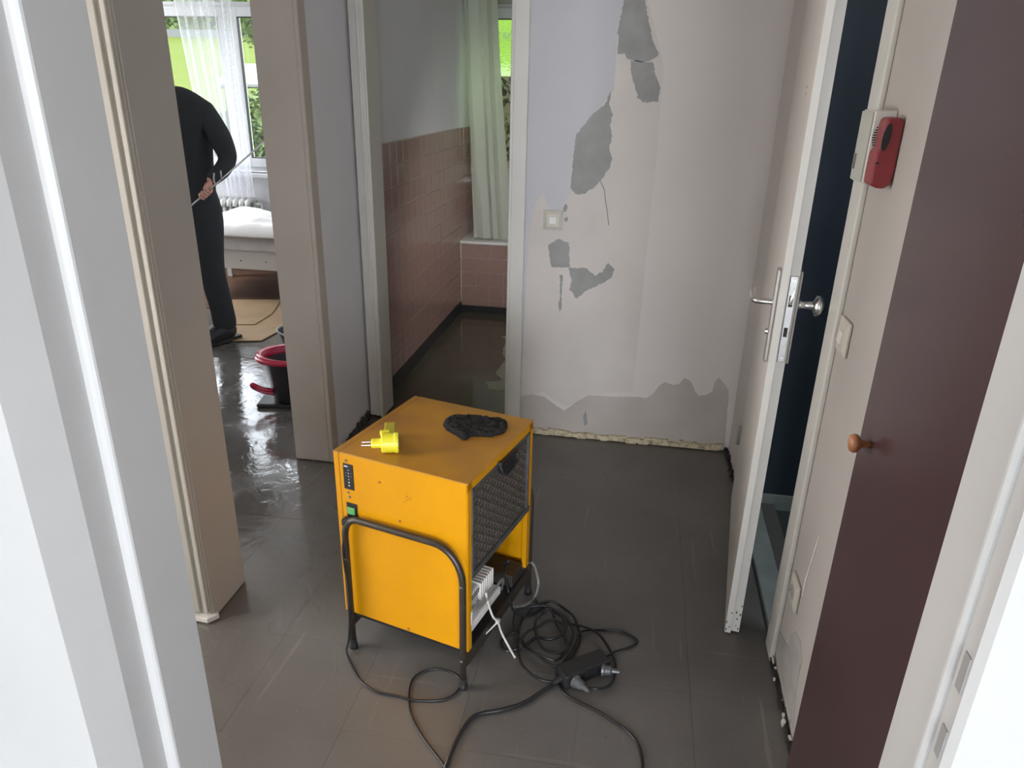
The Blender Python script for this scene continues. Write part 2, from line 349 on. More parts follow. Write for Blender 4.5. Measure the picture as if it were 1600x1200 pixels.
for q in ([(-0.064,1.932),(-0.139,1.932),(-0.126,1.867),(-0.141,1.768),(-0.137,1.677),(-0.109,1.682),(-0.098,1.661),(-0.078,1.657),(-0.037,1.651),(-0.008,1.656),(0.011,1.667),(0.022,1.681),(-0.002,1.722),(-0.028,1.802)] ,
          [(-0.083,1.657),(-0.082,1.625),(-0.069,1.583),(-0.045,1.531),(-0.049,1.522),(-0.022,1.503),(0.036,1.507),(0.041,1.557),(0.017,1.603),(0.003,1.649),(-0.037,1.653)] ,
          [(-0.152,1.543),(-0.176,1.488),(-0.216,1.46),(-0.255,1.41),(-0.284,1.369),(-0.289,1.311),(-0.294,1.195),(-0.294,1.156),(-0.272,1.135),(-0.239,1.137),(-0.203,1.159),(-0.165,1.205),(-0.136,1.248),(-0.128,1.284),(-0.145,1.329),(-0.135,1.374),(-0.148,1.415),(-0.138,1.457),(-0.157,1.5)] ,
          [(-0.38,0.915),(-0.339,0.942),(-0.291,0.925),(-0.283,0.821),(-0.362,0.816),(-0.373,0.859)] ,
          [(-0.286,0.818),(-0.207,0.82),(-0.171,0.788),(-0.136,0.81),(-0.117,0.851),(-0.087,0.822),(-0.098,0.784),(-0.133,0.759),(-0.204,0.719),(-0.244,0.681),(-0.281,0.72),(-0.271,0.756)] ,
          [(-0.324,0.784),(-0.31,0.782),(-0.312,0.709),(-0.311,0.635),(-0.316,0.602),(-0.323,0.634),(-0.32,0.709)]):
    patch('bare_plaster', q, plastm, .003, 'bare grey plaster where the paper has come off', fw, wf, .003, .008)
for q in ([(-0.323,1.077),(-0.313,1.094),(-0.304,1.083),(-0.309,1.062),(-0.322,1.058)], [(-0.318,1.029),(-0.305,1.04),(-0.299,1.024),(-0.312,1.015)], [(-0.183,0.109),(-0.17,0.143),(-0.16,0.071),(-0.174,0.056)]):
    patch('bare_plaster', q, plastm, .0034, None, fw, wf, .001, .01)
bm = B(); tube(bm, [(x, 3.168, z) for x, z in [(-0.172,1.192),(-0.154,1.159),(-0.146,1.117),(-0.135,1.07),(-0.125,1.011)]], .0012, 4); obj('crack', bm, mat('crack_dark', (.16, .14, .12), .9), wf)
bm = B()
pts = [(-0.423,0.01),(-0.335,0.005),(-0.211,0.004),(-0.088,0.004),(0.063,0.003),(0.213,0.005),(0.36,0.007),(0.471,0.009)]
for i in range(len(pts)-1):
    for k in range(6):
        u = pts[i][0]+(pts[i+1][0]-pts[i][0])*(k+R_.random())/6
        cbox(bm, (u, 3.160, R_.uniform(.006, .022)), (R_.uniform(.02, .05), R_.uniform(.006, .02), R_.uniform(.012, .03)), Matrix.Rotation(R_.uniform(-.15, .15), 3, 'Y'))
box(bm, -.47, .455, 3.153, 3.17, .001, .02)
struct('trim_glue_residue', bm, beigem)
bm = B()
for k in range(60):
    cbox(bm, (R_.uniform(.482, .498), R_.uniform(2.85, 3.165), R_.uniform(.002, .016)), (R_.uniform(.004, .014),)*3, Matrix.Rotation(R_.random()*3, 3, 'Z'))
struct('trim_grime_corner', bm, dirtm)
# right wall: damp patch and grime along the floor
wr = bpy.data.objects['wall_right']
rw = lambda u, v, t: (.5-t, u, v)
patch('damp_patch', [(1.806,0.069),(1.799,0.11),(1.733,0.132),(1.68,0.152),(1.688,0.193),(1.655,0.23),(1.6,0.248),(1.555,0.226),(1.557,0.161),(1.535,0.098),(1.508,0.039),(1.619,0.035),(1.75,0.048)] , mat('damp_grey', (.40, .38, .36), .8, var=.2, vscale=12), .0012, 'grey damp patch low on the wall', rw, wr, .002)
bm = B(); tube(bm, [(.499, a, b) for a, b in [(1.621,0.549),(1.631,0.516),(1.641,0.456),(1.655,0.397),(1.659,0.343)]], .0022, 4); obj('paper_tear', bm, whitep, wr)
bm = B()
for k in range(120):
    y = R_.uniform(1.0, 1.80)
    cbox(bm, (.499-R_.uniform(0, .012), y, R_.uniform(.002, .012)), (R_.uniform(.004, .009), R_.uniform(.01, .05), R_.uniform(.004, .014)), Matrix.Rotation(R_.uniform(-.3, .3), 3, 'X'))
struct('trim_grime_right', bm, dirtm)
bm = B()
for k in range(26):
    y = R_.uniform(1.0, 1.82)
    cbox(bm, (.497-R_.uniform(0, .016), y, R_.uniform(.01, .03)), (R_.uniform(.004, .008), R_.uniform(.006, .02), R_.uniform(.004, .012)), Matrix.Rotation(R_.uniform(-.5, .5), 3, 'X'))
struct('trim_plaster_crumbs', bm, whitep)
# ------------------------------------------------------------------ casings
def casing(name, boxes, m=paint, bev=.004):
    bm = B()
    for b in boxes: box(bm, *b)
    return struct(name, bm, m, bevel=bev)
casing('trim_1', [(-.548, -.486, 3.152, 3.17, 0, 2.09), (-.56, -.545, 3.155, 3.31, 0, 2.03)])
casing('trim_2', [(-1.238, -1.185, 3.152, 3.17, 0.02, 2.09), (-1.19, -1.172, 3.155, 3.31, 0.01, 2.03), (-1.205, -1.19, 3.145, 3.155, .02, 2.05)])
casing('trim_3', [(-1.238, -.486, 3.152, 3.17, 2.03, 2.09)])
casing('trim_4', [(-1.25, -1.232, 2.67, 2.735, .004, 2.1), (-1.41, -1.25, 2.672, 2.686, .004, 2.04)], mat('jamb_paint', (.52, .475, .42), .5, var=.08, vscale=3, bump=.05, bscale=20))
casing('trim_5', [(.486, .50, 1.792, 1.872, .0, 2.1), (.492, .565, 1.865, 1.88, 0, 2.04)])
casing('trim_6', [(.486, .50, 2.745, 2.80, 0, 2.1)])
# profiled end of the pier
casing('trim_7', [(-1.262, -1.230, 1.628, 1.645, .03, H), (-1.218, -1.203, 1.628, 1.645, .03, H), (-1.262, -1.2, 1.638, 1.645, .02, H)], mat('pier_trim_darkened', (.50, .48, .43), .5, var=.05), .003)  # trim white darkened in colour to offset the strong fill beside it
bm = B(); prism(bm, [(-1.268, 1.62, .004), (-1.20, 1.615, .004), (-1.178, 1.645, .004), (-1.19, 1.66, .004), (-1.21, 1.64, .004), (-1.265, 1.64, .004)], (0, 0, 0), (0, 0, .018))
struct('trim_8', bm, whitep, bevel=.003)
# dark broken plaster at the foot of the left wall beside the bathroom
bm = B()
for k in range(150):
    y = R_.uniform(2.76, 3.15); z = abs(R_.gauss(0, .022))*(y-2.65)*1.8
    cbox(bm, (-1.249+R_.uniform(0, .010), y, z+.005), (R_.uniform(.004, .012), R_.uniform(.008, .03), R_.uniform(.006, .018)), Matrix.Rotation(R_.random()*3, 3, 'X'))
struct('trim_broken_plaster', bm, mat('broken_plaster', (.10, .095, .09), .95, col2=(.03, .028, .026), vscale=40))

# near door frame: flat jamb, half-round bead, outer flat, front casing (profiles extruded in height)
def near_frame(name, s, x0, ya, yb, yc, yd, step, chamf, back, m):
    # s=+1: the opening lies at larger x. flat jamb, small rounded step, recessed flat, chamfer, casing front
    pr = [(x0, ya), (x0, yb+.006)]
    for k in range(5):
        a = k*PI/8
        pr.append((x0-s*step*(1-math.cos(a)), yb+.006-.006*math.sin(a)))
    pr += [(x0-s*step, yc), (x0-s*(step+chamf), yd), (x0-s*back, yd), (x0-s*back, ya)]
    bm = B(); prism(bm, [(x, y, 0) for x, y in pr], (0, 0, 0), (0, 0, 2.04))
    return struct(name, bm, m)
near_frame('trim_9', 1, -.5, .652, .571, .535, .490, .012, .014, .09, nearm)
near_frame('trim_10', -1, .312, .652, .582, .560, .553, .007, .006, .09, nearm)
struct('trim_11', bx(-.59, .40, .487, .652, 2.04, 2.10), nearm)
strike = bm = B()
for z0, z1 in ((1.055, 1.095), (.975, 1.01)): box(bm, .3175, .322, .5625, .574, z0, z1)
struct('trim_12', bm, mat('strike_shadow_grey', (.33, .325, .32), .5))

# ------------------------------------------------------------------ bathroom tiles, tub
def tiles(prefix, parent, us, vs, gap, maker, thick=.006):
    cache = {}
    for u0, u1 in us:
        for v0, v1 in vs:
            k = (round(u1-u0, 4), round(v1-v0, 4))
            if k not in cache:
                bm = B(); maker(bm, k[0]-gap, k[1]-gap, thick); o = obj('tile', bm, tilem, parent, bevel=.0012); cache[k] = o
            else:
                o = cache[k].copy(); C.objects.link(o); o.parent = parent
            yield o, u0+gap/2, v0+gap/2
tw = struct('wall_bathroom_tiled', bx(-1.25, -1.246, 3.29, 5.95, .05, 1.287), grout)
us = [(3.30+.104*i, 3.30+.104*(i+1)) for i in range(25)]
vs = [(1.283-.1092*(i+1), 1.283-.1092*i) for i in range(11)]
def mk_left(bm, w, h, t): box(bm, 0, t, 0, w, 0, h)
for o, u, v in tiles('tile', tw, us, vs, .005, mk_left): o.location = (-1.246+R_.uniform(-.0006, .0006), u, v); o.rotation_euler = (0, 0, R_.uniform(-.006, .006))
struct('baseboard_bathroom_left', bx(-1.25, -1.236, 3.29, 5.08, 0, .082), blackp)
struct('baseboard_bathroom_tub', bx(-1.236, .3, 5.068, 5.08, 0, .052), blackp)
bathr = struct('floor_bathroom', bx(-1.25, .5, 3.2, 5.95, -.003, .001), bathfl)
patch('dry_patch', [(-0.772,4.613),(-0.845,4.582),(-0.797,4.484),(-0.774,4.247),(-0.733,4.137),(-0.738,4.056),(-0.751,3.901),(-0.69,3.801),(-0.708,3.777),(-0.784,3.75),(-0.754,3.698),(-0.738,3.654),(-0.691,3.636),(-0.638,3.658),(-0.626,3.689),(-0.566,3.409),(-0.527,3.418),(-0.692,4.417)] , dryp, .0012, 'pale dry patch with a ragged outline', lambda u, v, t: (u, v, .001+t), bathr, .004, .02)
tub = thing('bathtub', 'built-in bathtub with white rim and pink tiled front behind the sheer shower curtain', 'bathtub', (-.5, 5.5, 0))
def loc_child(o, root): o.matrix_parent_inverse = Matrix.Translation(-root.location) if root.rotation_euler.z == 0 else root.matrix_basis.inverted(); return o
def tchild(name, bm, m, root, **k): o = obj(name, bm, m, root, **k); o.matrix_parent_inverse = (Matrix.Translation(root.location) @ root.rotation_euler.to_matrix().to_4x4()).inverted(); return o
tchild('apron', bx(-1.24, .3, 5.080, 5.10, .052, .505), grout, tub)
uu = [(-1.238+.104*i, -1.238+.104*(i+1)) for i in range(8)]
vv = [(.508-.1035*(i+1), .508-.1035*i) for i in range(4)]+[(.054, .094)]
cache = {}
for u0, u1 in uu:
    for v0, v1 in vv:
        k = round(v1-v0, 3)
        if k not in cache: cache[k] = obj('tile', bx(0, .099, 0, .006, 0, v1-v0-.005), tilem, tub, bevel=.001).data; o = [x for x in C.objects][-1]
        else: o = bpy.data.objects.new('tile', cache[k]); C.objects.link(o); o.parent = tub
        o.matrix_parent_inverse = Matrix.Translation(-tub.location); o.location = (u0+.0025, 5.0745, v0+.0025)
bm = B()
tchild('edge_strip', bx(-1.246, -1.236, 5.066, 5.08, .05, .51), whitep, tub)
bm = B(); box(bm, -1.246, .3, 5.055, 5.125, .508, .53); box(bm, -1.246, .3, 5.88, 5.945, .508, .53); box(bm, -1.246, -1.17, 5.125, 5.88, .508, .53); box(bm, .2, .3, 5.125, 5.88, .508, .53)
tchild('rim', bm, ceram, tub, bevel=.006)
bm = B(); box(bm, -1.18, .21, 5.115, 5.13, .12, .51); box(bm, -1.18, .21, 5.87, 5.885, .12, .51); box(bm, -1.18, -1.165, 5.13, 5.87, .12, .51); box(bm, .195, .21, 5.13, 5.87, .12, .51); box(bm, -1.18, .21, 5.115, 5.885, .10, .12)
tchild('basin', bm, ceram, tub)
struct('wall_bathroom_tiles_under_window', bx(-1.24, .5, 5.94, 5.95, .53, .80), tilem)
def curtain(name, x0t, x1t, x0b, x1b, y, zt, zb, m, folds, amp, label, cat, nu=160, nv=24):
    bm = B(); uvl = bm.loops.layers.uv.new('UVMap'); g = []
    for j in range(nv+1):
        v = j/nv; row = []
        for i in range(nu+1):
            u = i/nu; xa = x0t+(x0b-x0t)*v**1.3; xb = x1t+(x1b-x1t)*v**1.2
            ph = u*folds*2*PI+.6*math.sin(3*v+u*7)+.8*math.sin(u*11.3)
            a = amp*(.75+.25*math.sin(9*u+1.3*v*3))
            row.append(bm.verts.new((xa+(xb-xa)*u+.3*a*math.sin(2*ph), y+a*math.sin(ph)+.006*math.sin(v*6+u*9), zt+(zb-zt)*v)))
        g.append(row)
    for j in range(nv):
        for i in range(nu):
            f = bm.faces.new((g[j][i], g[j][i+1], g[j+1][i+1], g[j+1][i]))
            for l, (a, b) in zip(f.loops, ((i, j), (i+1, j), (i+1, j+1), (i, j+1))): l[uvl].uv = (a/nu, b/nv*2)
    o = obj(name, bm, m, None, smooth=True); tag(o, label, cat); return o
curtain('shower_curtain', -1.24, -1.03, -1.165, -.885, 5.17, 2.25, .535, bcurtm, 3.2, .028, 'white gathered shower curtain hanging down to the bathtub rim', 'curtain')
bm = B(); tube(bm, [(-1.24, 5.17, 2.27), (.49, 5.17, 2.27)], .012, 10); tag(obj('curtain_rod', bm, chrome, None, smooth=True), 'thin metal rod carrying the shower curtain above the bathtub', 'rod')

# ------------------------------------------------------------------ windows
def window(name, x0, x1, z0, z1, sashes, y, glass, fm, handles=True):
    w = bpy.data.objects.new(name, None); C.objects.link(w); w['kind'] = 'structure'; w.empty_display_size = .1
    bm = B(); t = .045
    for b in ((x0, x0+t, z0, z1), (x1-t, x1, z0, z1), (x0, x1, z0, z0+t), (x0, x1, z1-t, z1)): box(bm, b[0], b[1], y, y+.07, b[2], b[3])
    obj('window_frame', bm, fm, w, bevel=.004)
    for a, b in sashes:
        bm = B(); s = .075; zb, zt = z0+t-.01, z1-t+.01
        for q in ((a, a+s, zb, zt), (b-s, b, zb, zt), (a+s, b-s, zb, zb+s), (a+s, b-s, zt-s, zt)): box(bm, q[0], q[1], y-.022, y+.035, q[2], q[3])
        sa = obj('sash', bm, fm, w, bevel=.005)
        obj('pane', bx(a+s-.004, b-s+.004, y+.008, y+.014, zb+s-.004, zt-s+.004), glass, sa)
        bm = B(); g = .006
        for q in ((a+s, a+s+g, zb+s, zt-s), (b-s-g, b-s, zb+s, zt-s), (a+s, b-s, zb+s, zb+s+g), (a+s, b-s, zt-s-g, zt-s)): box(bm, q[0], q[1], y-.024, y+.006, q[2], q[3])
        obj('gasket', bm, rub, sa)
    return w
wfm = mat('window_white', (.74, .75, .76), .35)
w1 = window('window_1', -4.55, -2.65, .84, 2.13, [(-4.5, -3.365), (-3.345, -2.69)], 5.99, glassm, wfm)
struct('trim_sill_bedroom', bx(-4.6, -2.6, 5.86, 5.99, .80, .83), wfm, bevel=.006)
w2 = window('window_2', -1.29, -.60, .84, 2.13, [(-1.26, -.63)], 5.99, frostm, wfm)
struct('trim_sill_bathroom', bx(-1.25, -.6, 5.90, 5.99, .79, .815), mat('dark_sill', (.12, .12, .11), .4), bevel=.004)
def foil_material():
    m = bpy.data.materials.new('patterned_foil'); m.use_nodes = True; nt = m.node_tree; N = nt.nodes; L = nt.links; b = N['Principled BSDF']
    tc = N.new('ShaderNodeTexCoord'); n = N.new('ShaderNodeTexNoise'); n.inputs['Scale'].default_value = 17; n.inputs['Detail'].default_value = 4; n.inputs['Distortion'].default_value = 1.5
    L.new(tc.outputs['Object'], n.inputs['Vector']); r = N.new('ShaderNodeValToRGB'); e = r.color_ramp.elements
    e[0].position = .44; e[0].color = (.045, .045, .035, 1); e[1].position = .54; e[1].color = (.62, .54, .42, 1)
    L.new(n.outputs[0], r.inputs[0]); L.new(r.outputs[0], b.inputs['Base Color'])
    tl_ = N.new('ShaderNodeBsdfTranslucent'); L.new(r.outputs[0], tl_.inputs[0]); mx = N.new('ShaderNodeMixShader'); mx.inputs[0].default_value = .13
    L.new(b.outputs[0], mx.inputs[1]); L.new(tl_.outputs[0], mx.inputs[2]); L.new(mx.outputs[0], N['Material Output'].inputs[0]); b.inputs['Roughness'].default_value = .6
    return m
bm = B(); n = 40; top = []; 
for i in range(n):
    xa = -1.185+(.53)*i/n; box(bm, xa, xa+.53/n*.9, 5.958, 5.963, .95, 1.625)
o = obj('window_panel', bm, foil_material()); tag(o, 'black and cream patterned ribbed panel covering the lower bathroom window pane', 'blind')
curtain('sheer_curtain', -3.72, -3.20, -3.55, -3.185, 5.80, 2.4, .645, sheerm, 8, .028, 'sheer white curtain with lace bands hanging in front of the bedroom window', 'curtain')

# radiator under the bedroom window
rad = thing('radiator', 'white sectional column radiator under the bedroom window behind the bed', 'radiator', (-3.8, 5.86, 0))
proto = None
for i in range(19):
    x = -3.262-.056*i
    if proto is None:
        bm = B()
        for yy in (-.045, .045): tube(bm, [(0, yy, .14), (0, yy, .60)], .015, 8)
        tube(bm, [(0, -.075, .565), (0, -.062, .60), (0, -.02, .615), (0, .05, .615), (0, .07, .59)], [.018, .024, .025, .024, .018], 8)
        tube(bm, [(0, -.065, .15), (0, .065, .15)], .024, 8)
        proto = o = obj('section', bm, ceram, rad, smooth=True)
    else:
        o = proto.copy(); C.objects.link(o); o.parent = rad
    o.location = (x+3.8, 0, 0)
bm = B(); tube(bm, [(-3.22, 5.86, .58), (-3.17, 5.86, .58)], .015, 8); tube(bm, [(-3.17, 5.86, .58), (-3.17, 5.86, .02)], .008, 8); tchild('valve_pipe', bm, ceram, rad, smooth=True)

# ------------------------------------------------------------------ bed, mattress, duvet
bed = thing('bed', 'low white bed frame under the bedroom window', 'bed', (-2.45, 5.3, 0))
bedm = mat('bed_white', (.66, .63, .59), .45)
tchild('side_rail', bx(-3.42, -1.48, 5.0, 5.022, .235, .375), bedm, bed, bevel=.004)
tchild('side_rail', bx(-3.42, -1.48, 5.66, 5.68, .235, .375), bedm, bed, bevel=.004)
tchild('end_board', bx(-3.44, -3.42, 4.99, 5.69, .235, .375), bedm, bed, bevel=.004)
tchild('end_board', bx(-1.48, -1.46, 4.99, 5.69, .235, .60), bedm, bed, bevel=.004)
for x in (-3.42, -1.52):
    for y in (5.022, 5.62): tchild('leg', bx(x, x+.04, y, y+.04, .004, .24), bedm, bed)
tchild('slat_base', bx(-3.42, -1.48, 5.022, 5.66, .345, .36), blackp, bed)
for x in (-2.92, -2.72): bm = B(); lathe(bm, [(.006, 0), (.006, .004), (.003, .006)], (x, 4.998, .30), 'y', 8); tchild('screw', bm, wood, bed)
def soft_box(name, x0, x1, y0, y1, z0, z1, m, amp, fr, seed, nx=70, ny=30, edge=.05, parent=None):
    bm = B(); top = []; bot = []
    for j in range(ny+1):
        rt, rb = [], []
        for i in range(nx+1):
            u, v = i/nx, j/ny; x = x0+(x1-x0)*u; y = y0+(y1-y0)*v
            e = min(min(u, 1-u)*(x1-x0), min(v, 1-v)*(y1-y0)); f = min(1, e/edge); f = math.sqrt(max(0, 1-(1-f)**2))
            n_ = noise.fractal(Vector((x*fr+seed, y*fr, seed)), 1, 2, 4)
            rt.append(bm.verts.new((x, y, z0+(z1-z0)*(.12+.88*f)+amp*n_*f))); rb.append(bm.verts.new((x, y, z0)))
        top.append(rt); bot.append(rb)
    for j in range(ny):
        for i in range(nx):
            bm.faces.new((top[j][i], top[j][i+1], top[j+1][i+1], top[j+1][i])); bm.faces.new((bot[j][i], bot[j+1][i], bot[j+1][i+1], bot[j][i+1]))
    for i in range(nx): bm.faces.new((bot[0][i], bot[0][i+1], top[0][i+1], top[0][i])); bm.faces.new((bot[ny][i+1], bot[ny][i], top[ny][i], top[ny][i+1]))
    for j in range(ny): bm.faces.new((bot[j+1][0], bot[j][0], top[j][0], top[j+1][0])); bm.faces.new((bot[j][nx], bot[j+1][nx], top[j+1][nx], top[j][nx]))
    return obj(name, bm, m, parent, smooth=True)
tag(soft_box('mattress', -3.40, -1.50, 4.985, 5.65, .377, .475, mattm, .003, 9, 1, edge=.03), 'thin pale mattress lying on the white bed frame', 'mattress')
tag(soft_box('duvet', -3.36, -1.6, 4.97, 5.66, .484, .585, duv, .045, 3.2, 5.2, edge=.07), 'crumpled white duvet lying on the mattress', 'duvet')

# cardboard sheets on the bedroom floor
def sheet(name, pts, z, label, m=card, rnd=.004):
    bm = B(); prism(bm, [(x, y, z) for x, y in pts], (0, 0, 0), (0, 0, rnd)); return tag(obj(name, bm, m), label, 'cardboard')
sheet('cardboard_sheet', [(-2.573,4.05),(-2.333,4.12),(-2.298,4.479),(-2.499,5.063),(-3.05,4.781)], .001, 'flat brown cardboard sheet on the floor behind the person, nearest the red bucket')
sheet('cardboard_sheet', [(-2.771,4.349),(-2.53,4.408),(-2.536,4.671),(-2.639,5.028),(-3.147,4.901)], .006, 'smaller cardboard sheet lying on top of the first, under the edge of the bed', rnd=.005)
bm = B(); box(bm, -5.1, -1.42, 4.72, 5.94, -.003, .0008); struct('floor_bedroom_boards', bm, brownf)

# ------------------------------------------------------------------ outside
def grid_ground(name, pts, m):
    bm = B(); v = [bm.verts.new(p) for p in pts]; bm.faces.new(v); return struct(name, bm, m)
bm = B(); prof = [(6.13, -.35), (9, .1), (30, 3.22), (60, 8)]
g = [[bm.verts.new((x, y, z+.05*math.sin(x*.7+y))) for x in range(-50, 31, 4)] for y, z in prof]
for a, b in zip(g, g[1:]):
    for i in range(len(a)-1): bm.faces.new((a[i], a[i+1], b[i+1], b[i]))
struct('ground_lawn', bm, grassm)
struct('ground_path_far', bx(-50, 20, 29.6, 30.2, 2.9, 3.42), mat('far_path', (.13, .135, .13), .9))
bm = B(); prism(bm, [(-10.35, 17.6, 1.36), (-2, 17.6, 1.36), (-2, 21.2, 1.90), (-12.0, 21.2, 1.90)], (0, 0, .06), (0, 0, .06)); struct('ground_paving', bm, concm)
def foliage(name, c, r, n, label, cat, lsize=.05, seed=1, group=None, stem=True):
    q = random.Random(seed); t = thing(name, label, cat, (c[0], c[1], c[2]-r[2]), group=group)
    bm = B()
    for k in range(n):
        th = q.uniform(0, 2*PI); ph = math.acos(q.uniform(-1, 1)); rr = q.uniform(.6, 1)**.6
        p = Vector((r[0]*rr*math.sin(ph)*math.cos(th), r[1]*rr*math.sin(ph)*math.sin(th), r[2]*rr*math.cos(ph)))
        p *= 1+.18*noise.noise(p*3+Vector((seed, 0, 0)))
        a = Vector((q.uniform(-1, 1), q.uniform(-1, 1), q.uniform(-.6, .6))).normalized(); b = a.orthogonal().normalized(); s = lsize*q.uniform(.6, 1.3)
        P = Vector(c)+p
        bm.faces.new([bm.verts.new(P+a*s), bm.verts.new(P+b*s*.5), bm.verts.new(P-a*s), bm.verts.new(P-b*s*.5)])
    tchild('foliage', bm, leafm, t, kind='stuff')
    bm = B()
    for k in range(7):
        a = q.uniform(0, 2*PI); tube(bm, [(c[0]+.05*math.cos(a), c[1]+.05*math.sin(a), c[2]-r[2]*1.05), (c[0]+r[0]*.3*math.cos(a), c[1]+r[1]*.3*math.sin(a), c[2]), (c[0]+r[0]*.7*math.cos(a), c[1]+r[1]*.7*math.sin(a), c[2]+r[2]*.5)], [.03, .02, .006], 5)
    tchild('branches', bm, barkm, t)
    return t
foliage('shrub', (-4.55, 9.0, .75), (.8, .6, .74), 9000, 'leafy green shrub outside the right sash, low beside the white rail', 'shrub', .055, 3)
foliage('tree_crown', (-6.55, 14, 2.95), (1.5, 1.2, .92), 5000, 'bright green tree crown above the paving, high in the right sash', 'tree', .07, 5)
hedge = B(); q = random.Random(9)
for k in range(9000):
    P = Vector((q.uniform(-27, -12), q.uniform(30.6, 31.4), q.uniform(3.4, 5.2))); a = Vector((q.uniform(-1, 1), q.uniform(-1, 1), q.uniform(-1, 1))).normalized(); b = a.orthogonal()
    hedge.faces.new([hedge.verts.new(P+a*.14), hedge.verts.new(P+b*.08), hedge.verts.new(P-a*.14), hedge.verts.new(P-b*.08)])
o = obj('hedge', hedge, leafm, kind='stuff'); tag(o, 'long green hedge along the top of the lawn beyond the far path', 'hedge')
bm = B(); tube(bm, [(-5.25, 9.9, 1.35), (-4.0, 7.95, .55)], .022, 8); tube(bm, [(-4.0, 7.95, .55), (-4.0, 7.95, -.2)], .02, 8)
tag(obj('handrail', bm, mat('rail_white', (.12, .12, .12), .5), smooth=True), 'sloping white handrail in front of the shrub outside the bedroom window', 'handrail')

# ------------------------------------------------------------------ door leaf to the navy room
hinge = Vector((.470, 2.722, 0)); free = Vector((.3665, 1.888, 0)); dv = (free-hinge); LEN = dv.length
ang = math.atan2(dv.y, dv.x)          # local +X runs from the hinge to the lock edge, local +Y is ... see below
door = bpy.data.objects.new('door_1', None); C.objects.link(door); door.location = hinge; door.rotation_euler = (0, 0, ang); door['kind'] = 'structure'
door['label'] = 'white door standing ajar in front of the navy room'
# local y<0 is the hall side when looking from the hall (x axis towards camera): hall side = -x world
dm = mat('door_leaf_paint', (.70, .66, .61), .5, var=.05, vscale=2, bump=.04, bscale=20)
dme = mat('door_edge_paint', (.80, .80, .77), .4, var=.05, vscale=6)
bm = B(); box(bm, 0, LEN, -.001, .018, .008, 2.0); obj('leaf', bm, dm, door, bevel=.002)
bm = B(); box(bm, .012, LEN-.012, .018, .042, .008, 1.985); obj('leaf_rebate', bm, dme, door, bevel=.001)
bm = B(); box(bm, LEN, LEN+.0012, 0, .0172, .008, 2.0); box(bm, LEN-.012, LEN-.0108, .0185, .042, .008, 1.985); obj('leaf_edge', bm, dme, door)
bm = B(); q = random.Random(4)
for k in range(5): cbox(bm, (LEN+.0012, q.uniform(0, .015), q.uniform(.01, .10)), (.001, q.uniform(.002, .005), q.uniform(.004, .01)))
for k in range(6): cbox(bm, (LEN-.0105, q.uniform(.02, .04), q.uniform(.01, .12)), (.001, q.uniform(.002, .005), q.uniform(.004, .01)))
obj('paint_chips', bm, mat('chip_grey', (.22, .20, .18), .8), door, kind='stuff')
lk = obj('lock_plate', bx(LEN-.0108, LEN-.007, .020, .040, .895, 1.125), alu, door, bevel=.002)
bm = B(); box(bm, LEN-.0072, LEN-.0066, .025, .035, 1.045, 1.075); box(bm, LEN-.0072, LEN-.0066, .025, .034, .965, .99); obj('bolt_slot', bm, mat('slot_dark', (.03, .025, .02), .6), lk)
bm = B(); prism(bm, [(LEN-.007, .026, 1.048), (LEN-.007, .034, 1.048), (LEN-.003, .034, 1.072), (LEN-.007, .034, 1.072)][:3], (0, 0, 0), (0, .001, .02)); obj('latch', bm, chrome, lk)
for z in (1.112, .945, .908): bm = B(); lathe(bm, [(.004, 0), (.004, .0012)], (LEN-.007, .030, z), 'x', 10); obj('screw', bm, chrome, lk)
# local y- is hall side? the leaf's own hall face is at y=-.001 when local +Y points to the navy room
bp = obj('backplate', bx(LEN-.062, LEN-.024, -.012, -.001, .885, 1.135), alu, door, bevel=.005)
bm = B(); tube(bm, spline([(LEN-.043, -.008, 1.045), (LEN-.043, -.035, 1.045), (LEN-.047, -.052, 1.045), (LEN-.065, -.060, 1.046), (LEN-.12, -.062, 1.048), (LEN-.165, -.060, 1.047)], 5), [.008]*26, 10); obj('lever_handle', bm, chrome, door, smooth=True)
bp2 = obj('backplate', bx(LEN-.062, LEN-.024, .042, .052, .885, 1.135), alu, door, bevel=.005)
bm = B(); lathe(bm, [(.013, .052), (.011, .058), (.010, .085), (.012, .088), (.026, .094), (.0275, .104), (.022, .114), (.008, .118)], (LEN-.043, 0, 1.045), 'y', 24); obj('door_knob', bm, chrome, door, smooth=True)
bm = B(); lathe(bm, [(.0085, -.006), (.0085, .0)], (LEN-.043, -.012, .965), 'y', 14); obj('cylinder_lock', bm, chrome, door)
for z in (.25, 1.88): bm = B(); tube(bm, [(.0, -.008, z), (.0, -.008, z+.08)], .007, 8); obj('hinge', bm, alu, door)
for z in (1.60, 1.615): bm = B(); lathe(bm, [(.003, -.004), (.003, 0)], (LEN-.18, 0, z-.05), 'y', 8); obj('screw', bm, chrome, door)

